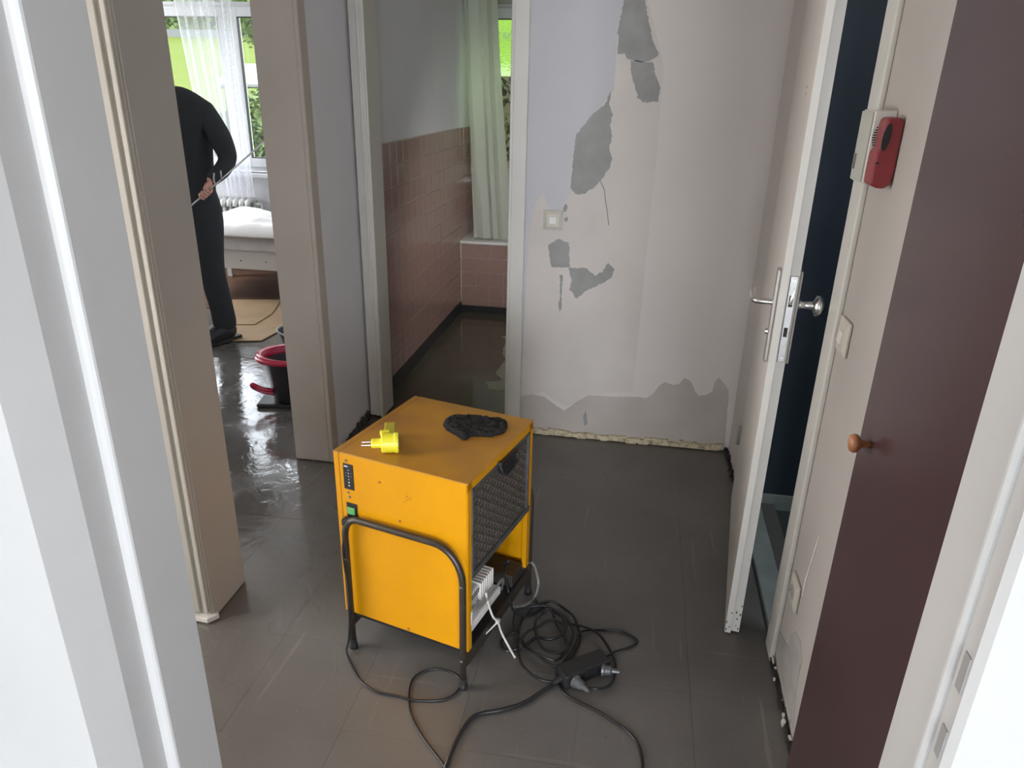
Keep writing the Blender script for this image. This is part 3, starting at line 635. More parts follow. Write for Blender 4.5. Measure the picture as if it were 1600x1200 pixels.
# ------------------------------------------------------------------ wall fittings
def rocker(name, label, loc, rz, cat='switch', socket=False):
    t = thing(name, label, cat, loc, rz)      # local: plate in XZ, facing -Y
    bm = B()
    a = [bm.verts.new(p) for p in ((-.041, 0, -.041), (.041, 0, -.041), (.041, 0, .041), (-.041, 0, .041))]
    b = [bm.verts.new(p) for p in ((-.041, -.006, -.041), (.041, -.006, -.041), (.041, -.006, .041), (-.041, -.006, .041))]
    c = [bm.verts.new(p) for p in ((-.026, -.011, -.026), (.026, -.011, -.026), (.026, -.011, .026), (-.026, -.011, .026))]
    for A, D in ((a, b), (b, c)):
        for i in range(4): bm.faces.new((A[i], A[(i+1) % 4], D[(i+1) % 4], D[i]))
    bm.faces.new(a[::-1]); bm.faces.new(c)
    obj('plate', bm, creamp, t, bevel=.0015)
    if socket:
        bm = B(); lathe(bm, [(.021, 0), (.021, -.001)], (0, -.0112, 0), 'y', 20); obj('socket_well', bm, mat('socket_grey', (.36, .35, .33), .5), t)
        bm = B()
        for x in (-.009, .009): lathe(bm, [(.0025, 0), (.0025, -.0005)], (x, -.0124, 0), 'y', 8)
        obj('pin_hole', bm, blk, t)
    else:
        bm = B(); v = box(bm, -.015, .015, -.016, -.010, -.015, .015)
        for p in v:
            if p.co.y < -.013 and p.co.z > 0: p.co.y += .003
        obj('rocker', bm, whitep, t, bevel=.001)
    return t
rocker('light_switch', 'cream light switch on the stained far wall beside the bathroom door', (-.364, 3.167, 1.022), 0)
rocker('light_switch', 'cream light switch on the right wall below the red handset', (.4985, 1.735, 1.025), -PI/2)
rocker('wall_socket', 'cream wall socket low on the right wall beside the white door casing', (.4985, 1.712, .311), -PI/2, 'socket', True)

# intercom: white box on the casing edge and its red handset
it = thing('intercom', 'white wall box with a slotted side, mounted beside the navy doorway', 'intercom', (.5, 1.73, 1.45))
tchild('case', bx(.4555, .4998, 1.688, 1.774, 1.375, 1.521), whitep, it, bevel=.003)
tchild('front_cover', bx(.452, .4555, 1.69, 1.772, 1.378, 1.518), greyl, it, bevel=.001)
tchild('call_button', bx(.449, .452, 1.752, 1.764, 1.40, 1.432), mat('button_dark', (.18, .18, .15), .4), it, bevel=.001)
for i in range(11):
    z = 1.493-i*.0049; h = math.sqrt(max(0, 1-((i-5)/6)**2)); 
    tchild('speaker_slot', bx(.478-.019*h, .490, 1.687, 1.6885, z-.0012, z+.0012), blk, it)
rh = thing('handset', 'dark red handset with black oval earpiece hanging on the right wall', 'handset', (.485, 1.655, 1.44))
out = [(.470,1.509),(.490,1.510),(.4985,1.503),(.4985,1.40),(.494,1.380),(.484,1.373),(.470,1.374),(.457,1.380),(.4565,1.414),(.4575,1.442),(.464,1.453),(.4645,1.492),(.4665,1.504)]
bm = B(); prism(bm, [(x, 1.63, z) for x, z in out], (0, 0, 0), (0, .052, 0)); tchild('shell', bm, redp, rh, bevel=.004)
bm = B(); ov = [(.470+.0075*math.cos(a)+.0022*math.sin(a), 1.6295, 1.4725+.0265*math.sin(a)) for a in [k*2*PI/20 for k in range(20)]]; prism(bm, ov, (0, 0, 0), (0, -.0015, 0)); tchild('earpiece', bm, blk, rh, label='black oval earpiece')
tchild('slot', bx(.458, .466, 1.6285, 1.6305, 1.4215, 1.4245), blk, rh)
bm = B(); tube(bm, [(.498, 1.65, 1.388), (.498, 1.65, 1.378)], .004, 8); tchild('hook', bm, whitep, rh)

# wardrobe with knob
wd = thing('wardrobe', 'glossy brown-violet cupboard with a wooden knob on the right, nearest the camera', 'wardrobe', (.475, 1.0, 0))
tchild('carcass', bx(.464, .4985, .655, 1.352, .004, 2.40), purple, wd)
tchild('door', bx(.45, .464, .66, 1.35, .03, 2.38), purple, wd, bevel=.002)
bm = B(); lathe(bm, [(.007, 0), (.006, -.010), (.009, -.016), (.0165, -.022), (.018, -.028), (.015, -.034), (.006, -.037)], (.45, 1.29, .958), 'x', 22); tchild('knob', bm, wood, wd, smooth=True, label='round orange wooden knob')

# ------------------------------------------------------------------ dehumidifier
DR = math.atan2(-.24966, .96833)
dh = thing('dehumidifier', 'yellow metal dehumidifier standing on dark tubular legs in the middle of the hall', 'dehumidifier', (-.368, 1.512, 0), DR)
Wb = .407; Y0, Y1 = .025, .442; Z0, Z1 = .112, .640
def d(name, bm, m, parent=dh, **k): return obj(name, bm, m, parent, **k)
fp = d('front_panel', bx(-.389, .0, Y0, Y0+.004, Z0, Z1-.004), yel, bevel=.0015)
d('side_strip', bx(-Wb, -.3905, Y0, Y0+.006, Z0, Z1-.006), yel, bevel=.0015)
d('left_panel', bx(-Wb, -Wb+.003, Y0+.004, Y1, Z0, Z1-.006), yel)
d('back_panel', bx(-Wb, 0, Y1-.004, Y1, Z0+.015, Z1-.004), yel, bevel=.001)
d('front_flange', bx(-.0035, .0005, Y0, Y0+.020, Z0, Z1-.004), yel)
d('back_flange', bx(-.014, .0005, Y1-.024, Y1, Z0+.018, Z1-.004), yel, bevel=.001)
d('top_flange', bx(-.0035, .0005, Y0, Y1, Z1-.026, Z1-.003), yel)
bm = B(); box(bm, -.386, .002, Y0-.001, Y1+.001, Z1-.004, Z1); d('top_panel', bm, yeld, bevel=.0015)
d('top_side_strip', bx(-Wb, -.3875, Y0-.001, Y1+.001, Z1-.006, Z1-.001), yeld, bevel=.001)
# filter with frame and hexagonal wire mesh
ff = B(); fy0, fy1, fz0, fz1 = Y0+.022, Y1-.026, .352, Z1-.026
for a in ((fy0, fy0+.010, fz0, fz1), (fy1-.010, fy1, fz0, fz1), (fy0, fy1, fz1-.008, fz1), (fy0-.002, fy1+.012, fz0-.012, fz0+.006)): box(ff, -.008, .003, a[0], a[1], a[2], a[3])
fr = d('filter_frame', ff, galv, bevel=.001)
d('filter_mat', bx(-.012, -.004, fy0, fy1, fz0, fz1), filt, fr)
bm = B(); hs = .0098; hx = hs*math.sqrt(3)
ny, nz = int((fy1-fy0-.02)/(1.5*hs*1.15)), int((fz1-fz0)/hx)
def wire(a, b):
    a = Vector(a); b = Vector(b); dd = (b-a).normalized(); n1 = Vector((1, 0, 0)); n2 = dd.cross(n1); r = .00045
    q0 = [bm.verts.new(a+n1*r*s+n2*r*t) for s, t in ((1, 1), (-1, 1), (-1, -1), (1, -1))]; q1 = [bm.verts.new(b+n1*r*s+n2*r*t) for s, t in ((1, 1), (-1, 1), (-1, -1), (1, -1))]
    for i in range(4): bm.faces.new((q0[i], q0[(i+1) % 4], q1[(i+1) % 4], q1[i]))
for j in range(int((fz1-fz0-.02)/.0135)):
    z = fz0+.012+j*.0135; yy = fy0+.012; k = 0
    while yy+.018 < fy1-.010:
        zz = z+(.0 if k % 2 else .0); s = 1 if (j+k) % 2 else -1
        wire((-.001, yy, zz), (-.001, yy+.009, zz)); wire((-.001, yy+.009, zz), (-.001, yy+.014, zz+.00675*s)); wire((-.001, yy+.014, zz+.00675*s), (-.001, yy+.018, zz+.00675*s))
        yy += .018; k += 1
d('wire_mesh', bm, wirem, fr, kind='stuff')
bm = B(); 
tube(bm, spline([(.001, .20, .618), (.012, .202, .590), (.016, .212, .576), (.016, .245, .572), (.016, .285, .576), (.014, .300, .586), (.001, .305, .612)], 4), .0045, 8)
prism(bm, [(.001, .20, .616), (.001, .20, .585), (.001, .215, .574), (.001, .285, .574), (.001, .302, .590), (.001, .305, .612)], (0, 0, 0), (.010, 0, 0)); d('filter_handle', bm, blk, fr, bevel=.002)
# control panel, switch
cp = d('control_panel', bx(-.377, -.345, Y0-.0015, Y0, .531, .609), blk, bevel=.001)
bm = B(); box(bm, -.373, -.361, Y0-.0022, Y0-.0014, .599, .603)
for i in range(6):
    z = .591-i*.0095
    if i < 4: prism(bm, [(-.362, Y0-.0022, z-.0018), (-.358, Y0-.0022, z-.0018), (-.360, Y0-.0022, z+.0022)], (0, 0, 0), (0, .0007, 0))
    else: lathe(bm, [(.0024, 0), (.0024, .0007)], (-.360, Y0-.0022, z), 'y', 10)
    if i in (1, 2): box(bm, -.353, -.351, Y0-.0022, Y0-.0015, z-.0004, z+.0004); box(bm, -.369, -.367, Y0-.0022, Y0-.0015, z-.0004, z+.0004)
d('panel_symbols', bm, mat('print_white', (.6, .6, .6), .5), cp)
for x, z in ((-.366, .618), (-.365, .521), (-.362, .507)): bm = B(); lathe(bm, [(.0036, 0), (.0036, -.002), (.002, -.003)], (x, Y0, z), 'y', 10); d('screw', bm, galv)
for x, z in ((-.262, .578), (-.204, .475), (-.19, .122)): bm = B(); lathe(bm, [(.004, 0), (.004, -.0015), (.002, -.0025)], (x, Y0, z), 'y', 10); d('rivet', bm, mat('rusty_rivet', (.35, .12, .03), .6))
bm = B(); q = random.Random(2)
for k in range(9): cbox(bm, (-.178+q.uniform(-.012, .012), Y0-.0003, .548+q.uniform(-.010, .010)), (q.uniform(.001, .006), .0006, .0012), Matrix.Rotation(q.uniform(-1, 1), 3, 'Y'))
d('rust_mark', bm, mat('rust', (.20, .05, .01), .8))
sb = d('switch_recess', bx(-.374, -.339, Y0-.002, Y0, .430, .489), blk, bevel=.001)
d('power_switch', bx(-.370, -.345, Y0-.007, Y0-.002, .455, .477), green, sb, bevel=.002, label='green illuminated rocker switch')
bm = B(); cbox(bm, (-.365, Y0-.015, .436), (.024, .022, .020)); tube(bm, [(-.365, Y0-.018, .428), (-.368, Y0-.022, .405)], [.008, .005], 8); d('inlet_plug', bm, rub, bevel=.002)
# tube frames front and back
def uframe(y, name):
    r = .062; xl, xr, zt = -.373, -.006, .452
    P = [(xl, y, .012), (xl, y, .2), (xl, y, zt-r)]
    for k in range(1, 7): a = PI-k*PI/12; P.append((xl+.045+.045*math.cos(a), y, zt-r+r*math.sin(a)*1.0))
    P2 = [(xr-.085, y, zt)]
    for k in range(1, 9): a = PI/2-k*PI/16; P2.append((xr-.085+.085*math.cos(a), y, zt-.105+.105*math.sin(a)))
    P += P2+[(xr, y, .2), (xr, y, .012)]
    bm = B(); tube(bm, P, .0095, 12); o = d(name, bm, tubem, smooth=True)
    for x in (xl, xr):
        bm = B(); lathe(bm, [(.013, 0), (.013, .008), (.0105, .02), (.0105, .035)], (x, y, .001), 'z', 14); d('rubber_foot', bm, rub, o)
    for x, z in ((xl, .318), (xr, .345), (xr, .10)):
        bm = B(); lathe(bm, [(.0045, 0), (.0045, -.0025), (.0025, -.0045)], (x, y-.0085, z), 'y', 10); d('screw', bm, galv, o)
    return o
uframe(.006, 'leg_frame'); uframe(Y1+.02, 'leg_frame')
# base: rails, black floor pan, inside tray
d('base_rail', bx(-.020, -.002, Y0, Y1+.02, .062, .104), tubem)
d('base_rail', bx(-.400, -.382, Y0, Y1+.02, .062, .112), tubem)
d('base_pan', bx(-.386, -.004, Y0+.006, Y1-.006, .098, .108), blk)
d('inner_panel', bx(-.382, -.30, Y0+.008, Y1-.008, .11, .5), blk)
d('drip_box', bx(-.30, -.008, .335, .415, .108, .150), mat('dark_tray', (.05, .04, .033), .5, var=.4, vscale=20), bevel=.003)
bm = B(); box(bm, -.30, -.02, .30, .43, .338, .352); d('filter_shelf', bm, blk)
# white pump assembly
pm = d('pump_base', bx(-.17, -.003, Y0+.006, .242, .155, .183), whitep, bevel=.006, label='white plastic pump housing')
bm = B(); lathe(bm, [(.05, 0), (.05, .055), (.044, .06)], (-.06, .09, .184), 'z', 24); d('pump_cup', bm, mat('cup_grey', (.45, .45, .44), .35, var=.25, vscale=30), pm, smooth=False)
bm = B(); box(bm, -.12, -.012, .055, .20, .245, .268); d('pump_motor', bm, whitep, pm, bevel=.008)
for i in range(7): d('fin', bx(-.115, -.009, .120+i*.0125, .126+i*.0125, .215, .272), whitep, pm, bevel=.001)
for i in range(6): d('vent_slot', bx(-.0125, -.0112, .062+i*.009, .066+i*.009, .249, .264), blk, pm)
bm = B(); tube(bm, [(-.01, .045, .19), (-.01, .045, .235)], .012, 10); d('cap', bm, whitep, pm)
bm = B(); tube(bm, spline([(-.05, .16, .27), (-.03, .19, .31), (-.06, .25, .33)], 4), .005, 8); d('red_wire', bm, mat('red_wire', (.45, .03, .02), .4))
def to_world(p): a, b, c = p; return (-.368+a*math.cos(DR)-b*math.sin(DR), 1.512+a*math.sin(DR)+b*math.cos(DR), c)
def cable(name, pts, r, m=cordm, z=.0055, zs=None, parent=None, label=None, pre=(), sub=6):
    P = [Vector(p) for p in pre]
    for i, p in enumerate(pts): P.append(Vector((p[0], p[1], zs[i] if zs else z)))
    bm = B(); tube(bm, spline(P, sub), r, 8)
    o = obj(name, bm, m, None, smooth=True)
    if parent: o.parent = parent; o.matrix_parent_inverse = (Matrix.Translation(parent.location) @ parent.rotation_euler.to_matrix().to_4x4()).inverted()
    if label: o['label'] = label
    return o
pre = [to_world(p) for p in ((-.368, .003, .405), (-.376, -.004, .36), (-.372, -.008, .30), (-.364, -.008, .22), (-.366, -.012, .12), (-.37, -.018, .05), (-.372, -.03, .008))]
cable('power_cord', [(-0.685,1.513),(-0.652,1.48),(-0.598,1.455),(-0.542,1.452),(-0.488,1.447),(-0.414,1.464),(-0.383,1.505),(-0.387,1.544),(-0.424,1.567),(-0.47,1.568),(-0.506,1.543),(-0.519,1.504),(-0.504,1.439),(-0.474,1.382),(-0.426,1.325),(-0.361,1.264),(-0.301,1.199)], .0032, pre=pre, parent=dh, z=.0042)
hp = [(-0.33,1.857,0.06),(-0.314,1.873,0.02),(-0.281,1.876,0.008),(-0.249,1.898,0.008),(-0.23,1.923,0.02),(-0.224,1.951,0.05),(-0.233,1.96,0.09),(-0.247,1.961,0.12),(-0.266,1.95,0.13)]
cable('drain_hose', hp, .0045, hosem, zs=[p[2] for p in hp], parent=dh, pre=[to_world(p) for p in ((-.006, .04, .232), (.006, .10, .222), (.008, .18, .222), (.006, .235, .215))])
tie = [(-0.298,1.691,0.06),(-0.273,1.681,0.02),(-0.249,1.655,0.005)]
o = cable('cable_tie', tie, .0034, whitep, zs=[p[2] for p in tie], parent=dh, pre=[to_world(p) for p in ((.002, .128, .24), (.006, .135, .20), (.012, .155, .14), (.02, .172, .112))], label='white cable tie hanging to the floor')
bm = B(); cbox(bm, (.02, .172, .114), (.010, .012, .012)); tube(bm, [(.02, .17, .112), (-.01, .13, .075)], [.003, .001], 6); obj('tie_head', bm, whitep, dh)
cable('inner_cord', [(-0.318,1.852,0.12),(-0.297,1.814,0.06),(-0.282,1.823,0.02),(-0.248,1.841,0.006),(-0.222,1.859,0.006),(-0.196,1.895,0.006)], .004, parent=dh, zs=[.16, .10, .03, .006, .006, .006], pre=[to_world((-.03, .30, .21)), to_world((.0, .29, .24))])

# power strip with plugs and the black cords
ps = thing('power_strip', 'black power strip block lying in the coiled cords on the floor', 'power strip', (-.05, 1.63, 0), math.atan2(.085, .11))
bm = B(); box(bm, -.075, .075, -.028, .028, .004, .048); d2 = obj('housing', bm, rub, ps, bevel=.005)
bm = B()
for x in (-.045, 0, .045): lathe(bm, [(.019, 0), (.019, -.0008)], (x, -.0282, .026), 'y', 16)
obj('socket_well', bm, blk, ps)
def plug(x, y, z, a, name='plug', m=rub):
    bm = B(); tube(bm, [(0, 0, 0), (0, -.008, 0), (0, -.009, 0), (0, -.026, 0), (0, -.03, 0), (0, -.052, 0)], [.019, .019, .016, .013, .008, .0055], 14)
    o = obj(name, bm, m, ps, smooth=False, bevel=.001); o.location = (x, y, z); o.rotation_euler = (0, 0, a); return o
plug(-.045, -.029, .026, .25, m=mat('grey_plug', (.10, .10, .105), .3)); plug(.045, -.026, .026, .9, m=mat('grey_plug', (.10, .10, .105), .3))
bm = B(); tube(bm, [(-.075, 0, .022), (-.10, -.004, .018)], [.011, .006], 10); obj('strain_relief', bm, rub, ps)
c1 = cable('extension_cord', [(-0.116,1.583),(-0.154,1.542),(-0.198,1.492),(-0.253,1.457),(-0.3,1.437),(-0.324,1.415),(-0.34,1.372),(-0.35,1.31),(-0.353,1.26),(-0.353,1.206)], .0055, z=.0065, parent=ps)
tag(cable('loose_cord', [(-0.113,1.586),(-0.098,1.553),(-0.064,1.53),(-0.007,1.507),(0.039,1.481),(0.08,1.454),(0.109,1.417),(0.12,1.374),(0.121,1.342),(0.116,1.296)], .004, z=.005, zs=None), 'thin black cord curving from the power strip towards the lower right', 'cord')
coil = [(-0.118,1.583),(-0.168,1.578),(-0.217,1.608),(-0.242,1.67),(-0.255,1.747),(-0.253,1.832),(-0.218,1.889),(-0.173,1.908),(-0.13,1.894),(-0.095,1.849),(-0.071,1.783),(-0.077,1.719),(-0.093,1.66),(-0.128,1.638),(-0.188,1.667),(-0.24,1.716),(-0.271,1.761),(-0.276,1.825),(-0.241,1.866),(-0.193,1.872),(-0.138,1.858),(-0.099,1.795),(-0.091,1.735),(-0.108,1.688),(-0.132,1.673),(-0.169,1.692),(-0.198,1.736),(-0.209,1.788),(-0.197,1.841),(-0.175,1.863),(-0.14,1.801),(-0.106,1.729),(-0.103,1.684),(-0.13,1.653),(-0.174,1.657),(-0.221,1.682),(-0.242,1.697),(-0.227,1.744),(-0.197,1.787),(-0.161,1.818),(-0.122,1.825),(-0.061,1.811),(-0.014,1.778),(0.025,1.723),(0.041,1.666),(0.038,1.621),(0.02,1.583),(-0.009,1.564),(-0.042,1.571)]
zs = [.006+.0045*((i*7) % 5)/1.2+(.012 if i > 14 else 0)*math.sin(i/len(coil)*PI) for i in range(len(coil))]
tag(cable('coiled_cord', coil, .0042, zs=zs), 'thin black cord coiled in loops beside the power strip', 'cord')
tag(cable('looped_cord', [(0.016,1.692),(0.038,1.731),(0.08,1.766),(0.103,1.795),(0.085,1.814),(0.046,1.83),(-0.005,1.825),(-0.051,1.81),(-0.074,1.777),(-0.081,1.726),(-0.095,1.675),(-0.106,1.642)] , .0036, zs=[.024, .012, .005, .005, .005, .005, .005, .008, .02, .024, .03, .03]), 'black cord making a pointed loop to the right of the power strip', 'cord')
tag(cable('short_cord', [(-0.235,1.937),(-0.219,1.911),(-0.191,1.888),(-0.168,1.868),(-0.135,1.847),(-0.116,1.806),(-0.123,1.762),(-0.156,1.738),(-0.199,1.741),(-0.228,1.702),(-0.263,1.684),(-0.286,1.68),(-0.302,1.712),(-0.284,1.747),(-0.254,1.764)] , .0052, zs=[.006, .008, .018, .02, .018, .022, .024, .018, .014, .012, .006, .005, .005, .006, .012]), 'thicker black cord running under the coils from the leg of the dehumidifier', 'cord')

# things on top of the dehumidifier
zt = Z1
ad = thing('plug_adapter', 'bright yellow right-angled plug adapter on the dehumidifier top', 'adapter', to_world((-.275, .090, zt)), .30)
A = lambda n, bm, m, **k: obj(n, bm, m, ad, **k)
bm = B(); lathe(bm, [(.024, -.020), (.026, -.017), (.026, .014), (.0275, .016), (.0275, .024), (.024, .026)], (.004, -.012, .0275), 'x', 28); A('body', bm, plugy)
A('arm', bx(-.010, .020, .006, .088, .002, .042), mat('dull_yellow_plastic', (.50, .42, .03), .35), bevel=.003)
A('clip', bx(-.02, .006, .010, .020, .036, .052), plugy, bevel=.003)
bm = B(); lathe(bm, [(.014, -.046), (.0155, -.044), (.0155, -.018)], (.004, -.012, .0275), 'x', 20, 1, .8); A('plug_body', bm, plugy)
for yy in (-.0215, -.0025): bm = B(); tube(bm, [(-.042, yy, .0275), (-.068, yy, .0275)], .0024, 8); A('pin', bm, chrome)
bm = B(); lathe(bm, [(.022, 0), (.022, .001)], (.0302, -.012, .0275), 'x', 20); A('socket_face', bm, blk)
# black glove or rag
bm = B(); q = random.Random(3); nx, ny = 44, 26; G = []
outl = [(-0.22,0.289),(-0.229,0.319),(-0.229,0.339),(-0.222,0.358),(-0.183,0.373),(-0.144,0.388),(-0.099,0.395),(-0.077,0.396),(-0.06,0.39),(-0.045,0.359),(-0.036,0.325),(-0.043,0.308),(-0.055,0.297),(-0.056,0.283),(-0.089,0.271),(-0.113,0.259),(-0.112,0.241),(-0.115,0.227),(-0.13,0.232),(-0.15,0.245),(-0.175,0.255),(-0.194,0.264)]
def inside(x, y):
    c = False; n = len(outl)
    for i in range(n):
        (x1, y1), (x2, y2) = outl[i], outl[i-1]
        if (y1 > y) != (y2 > y) and x < (x2-x1)*(y-y1)/(y2-y1)+x1: c = not c
    return c
def dist(x, y):
    dm_ = 9
    for i in range(len(outl)):
        a = Vector(outl[i-1]); b = Vector(outl[i]); p = Vector((x, y)); t = max(0, min(1, (p-a).dot(b-a)/(b-a).length_squared)); dm_ = min(dm_, (p-(a+(b-a)*t)).length)
    return dm_
NX, NY = 64, 56; V = {}
for i in range(NX+1):
    for j in range(NY+1):
        x = -.235+.205*i/NX; y = .222+.18*j/NY
        if inside(x, y):
            dd = dist(x, y); h = .013*min(1, dd/.010)**.5+.008*noise.noise(Vector((x*34, y*50, 1)))*min(1, dd/.01)+.004*noise.noise(Vector((x*110, y*90, 4)))
            V[i, j] = (x, y, max(.003, h))
vt = {k: bm.verts.new(v) for k, v in V.items()}; vb = {k: bm.verts.new((v[0], v[1], .0005)) for k, v in V.items()}
from collections import Counter
edges = Counter(); cells = []
for i in range(NX):
    for j in range(NY):
        k = [(i, j), (i+1, j), (i+1, j+1), (i, j+1)]
        if all(a in vt for a in k):
            bm.faces.new([vt[a] for a in k]); bm.faces.new([vb[a] for a in k[::-1]])
            for a, b in zip(k, k[1:]+k[:1]): edges[(a, b)] += 1
for (a, b) in list(edges):
    if (b, a) not in edges: bm.faces.new((vt[b], vt[a], vb[a], vb[b]))
loose = [v for v in bm.verts if not v.link_faces]; bmesh.ops.delete(bm, geom=loose, context='VERTS')
rag = obj('work_glove', bm, clothm, None, smooth=True); rag.location = to_world((0, 0, zt)); rag.rotation_euler = (0, 0, DR)
tag(rag, 'crumpled black work glove on the dehumidifier top', 'glove')

# ------------------------------------------------------------------ buckets
bk = thing('mop_bucket', 'black mop bucket with a crimson rim and pedal beyond the bedroom doorway', 'bucket', (-1.665, 3.27, 0), .15)
def oval(bm, prof, sx, sy, seg=36, cap=True): lathe(bm, prof, (0, 0, 0), 'z', seg, sx, sy, cap)
bm = B(); oval(bm, [(.115, .02), (.12, .03), (.15, .23), (.17, .262), (.164, .262), (.144, .23), (.112, .035)], 1.12, .8); obj('body', bm, blk, bk, smooth=True)
bm = B(); tube(bm, [(.20*math.cos(a), .142*math.sin(a), .262+.012*math.cos(a)) for a in [k*2*PI/40 for k in range(40)]], .0125, 8, closed=True)
oval(bm, [(.166, .248), (.176, .262), (.176, .275), (.150, .270), (.146, .235)], 1.12, .8, cap=False); rmo = obj('rim', bm, redb, bk, smooth=True, label='crimson rim')
bm = B(); tube(bm, spline([(-.12, -.06, .085), (-.165, -.08, .10), (-.21, -.085, .125), (-.215, -.07, .105), (-.17, -.055, .075), (-.12, -.04, .06)], 4), .011, 8); obj('pedal', bm, redb, bk, smooth=True)
obj('foot', bx(-.20, .1, -.10, .08, .0, .022), blk, bk, bevel=.008)
bk2 = thing('black_tub', 'black plastic tub with a pale edge behind the red-rimmed bucket', 'bucket', (-1.915, 3.93, 0), -.1)
bm = B(); oval(bm, [(.12, .0), (.16, .14), (.175, .16), (.17, .16), (.152, .14), (.115, .01)], 1.1, .8); obj('body', bm, blk, bk2, smooth=True)
bm = B(); tube(bm, [(.19*math.cos(a), .138*math.sin(a), .163) for a in [k*2*PI/40 for k in range(40)]], .007, 8, closed=True); obj('rim', bm, mat('grey_rim', (.35, .35, .36), .3), bk2, smooth=True)

# ------------------------------------------------------------------ person holding a rod
def skin_mesh(name, verts, edges, radii, m, parent, sub=2, root=0, label=None):
    me = bpy.data.meshes.new(name); me.from_pydata(verts, edges, []); o = bpy.data.objects.new(name, me); C.objects.link(o)
    md = o.modifiers.new('skin', 'SKIN'); md.use_smooth_shade = True
    for i, r in enumerate(radii):
        sv = me.skin_vertices[0].data[i]; sv.radius = r if isinstance(r, tuple) else (r, r); sv.use_root = (i == root)
    s = o.modifiers.new('sub', 'SUBSURF'); s.levels = s.render_levels = sub
    bpy.context.view_layer.update(); dg = bpy.context.evaluated_depsgraph_get(); nm = bpy.data.meshes.new_from_object(o.evaluated_get(dg)); nm.name = name
    bpy.data.objects.remove(o); o = bpy.data.objects.new(name, nm); C.objects.link(o); nm.materials.clear(); nm.materials.append(m)
    for p in nm.polygons: p.use_smooth = True
    o.parent = parent; o.matrix_parent_inverse = Matrix.Translation(-parent.location)
    if label: o['label'] = label
    return o
pr = thing('person', 'person in black work clothes standing in the bedroom holding a thin rod', 'person', (-2.62, 4.08, 0))
J = dict(pel=(-2.63, 4.08, .94), sp=(-2.635, 4.08, 1.14), ch=(-2.635, 4.07, 1.33), nk=(-2.655, 4.04, 1.455), nk2=(-2.70, 4.0, 1.53), hd=(-2.755, 3.965, 1.615), hd2=(-2.79, 3.945, 1.69),
         sl=(-2.47, 4.07, 1.385), el=(-2.385, 4.09, 1.125), wl=(-2.445, 3.94, 1.005), sr=(-2.80, 4.06, 1.385), er=(-2.90, 4.04, 1.13), wr=(-2.77, 3.88, .90),
         hl=(-2.555, 4.08, .88), kl=(-2.565, 4.04, .47), al=(-2.545, 4.08, .085), hr=(-2.73, 4.08, .88), kr=(-2.77, 4.06, .47), ar=(-2.80, 4.10, .085))
names = list(J)
E_ = [('pel', 'sp'), ('sp', 'ch'), ('ch', 'nk'), ('nk', 'nk2'), ('nk2', 'hd'), ('hd', 'hd2'), ('ch', 'sl'), ('sl', 'el'), ('el', 'wl'), ('ch', 'sr'), ('sr', 'er'), ('er', 'wr'), ('pel', 'hl'), ('hl', 'kl'), ('kl', 'al'), ('pel', 'hr'), ('hr', 'kr'), ('kr', 'ar')]
rad_ = dict(pel=.13, sp=.12, ch=.135, nk=.055, nk2=.052, hd=.088, hd2=.075, sl=.06, el=.042, wl=.028, sr=.06, er=.042, wr=.028, hl=.085, kl=.058, al=.04, hr=.085, kr=.058, ar=.04)
body = skin_mesh('body', [J[n] for n in names], [(names.index(a), names.index(b)) for a, b in E_], [rad_[n]*(.62 if n not in ('nk', 'nk2', 'hd', 'hd2', 'wl', 'wr') else 1) for n in names], skin, pr)
jn = ['sp0', 'sp', 'ch', 'col', 'sl', 'sl2', 'el', 'el2', 'wl', 'sr', 'er', 'wr']
JJ = dict(sp0=(-2.635, 4.08, .80), sp=J['sp'], ch=(-2.635, 4.07, 1.33), col=(-2.66, 4.035, 1.525), sl=(-2.485, 4.07, 1.375), sl2=(-2.425, 4.08, 1.26), el=J['el'], el2=(-2.40, 4.03, 1.07), wl=(-2.447, 3.948, 1.008), sr=J['sr'], er=J['er'], wr=(-2.80, 3.92, .94))
JR = dict(sp0=(.14, .115), sp=(.15, .115), ch=(.165, .12), col=.078, sl=.078, sl2=.072, el=.058, el2=.052, wl=.035, sr=.078, er=.06, wr=.045)
skin_mesh('jacket', [JJ[n] for n in jn], [(0, 1), (1, 2), (2, 3), (2, 4), (4, 5), (5, 6), (6, 7), (7, 8), (2, 9), (9, 10), (10, 11)], [JR[n] for n in jn], jack, pr, root=0)
tn = [(-2.645, 4.08, 1.12), (-2.64, 4.08, .97), (-2.555, 4.08, .85), (-2.56, 4.05, .66), (-2.565, 4.04, .46), (-2.55, 4.07, .25), (-2.54, 4.08, .06), (-2.73, 4.08, .85), (-2.76, 4.06, .46), (-2.80, 4.1, .06)]
skin_mesh('trousers', tn, [(0, 1), (1, 2), (2, 3), (3, 4), (4, 5), (5, 6), (1, 7), (7, 8), (8, 9)], [(.09, .08), (.12, .11), .105, .092, .082, .074, .078, .105, .082, .076], jack, pr)
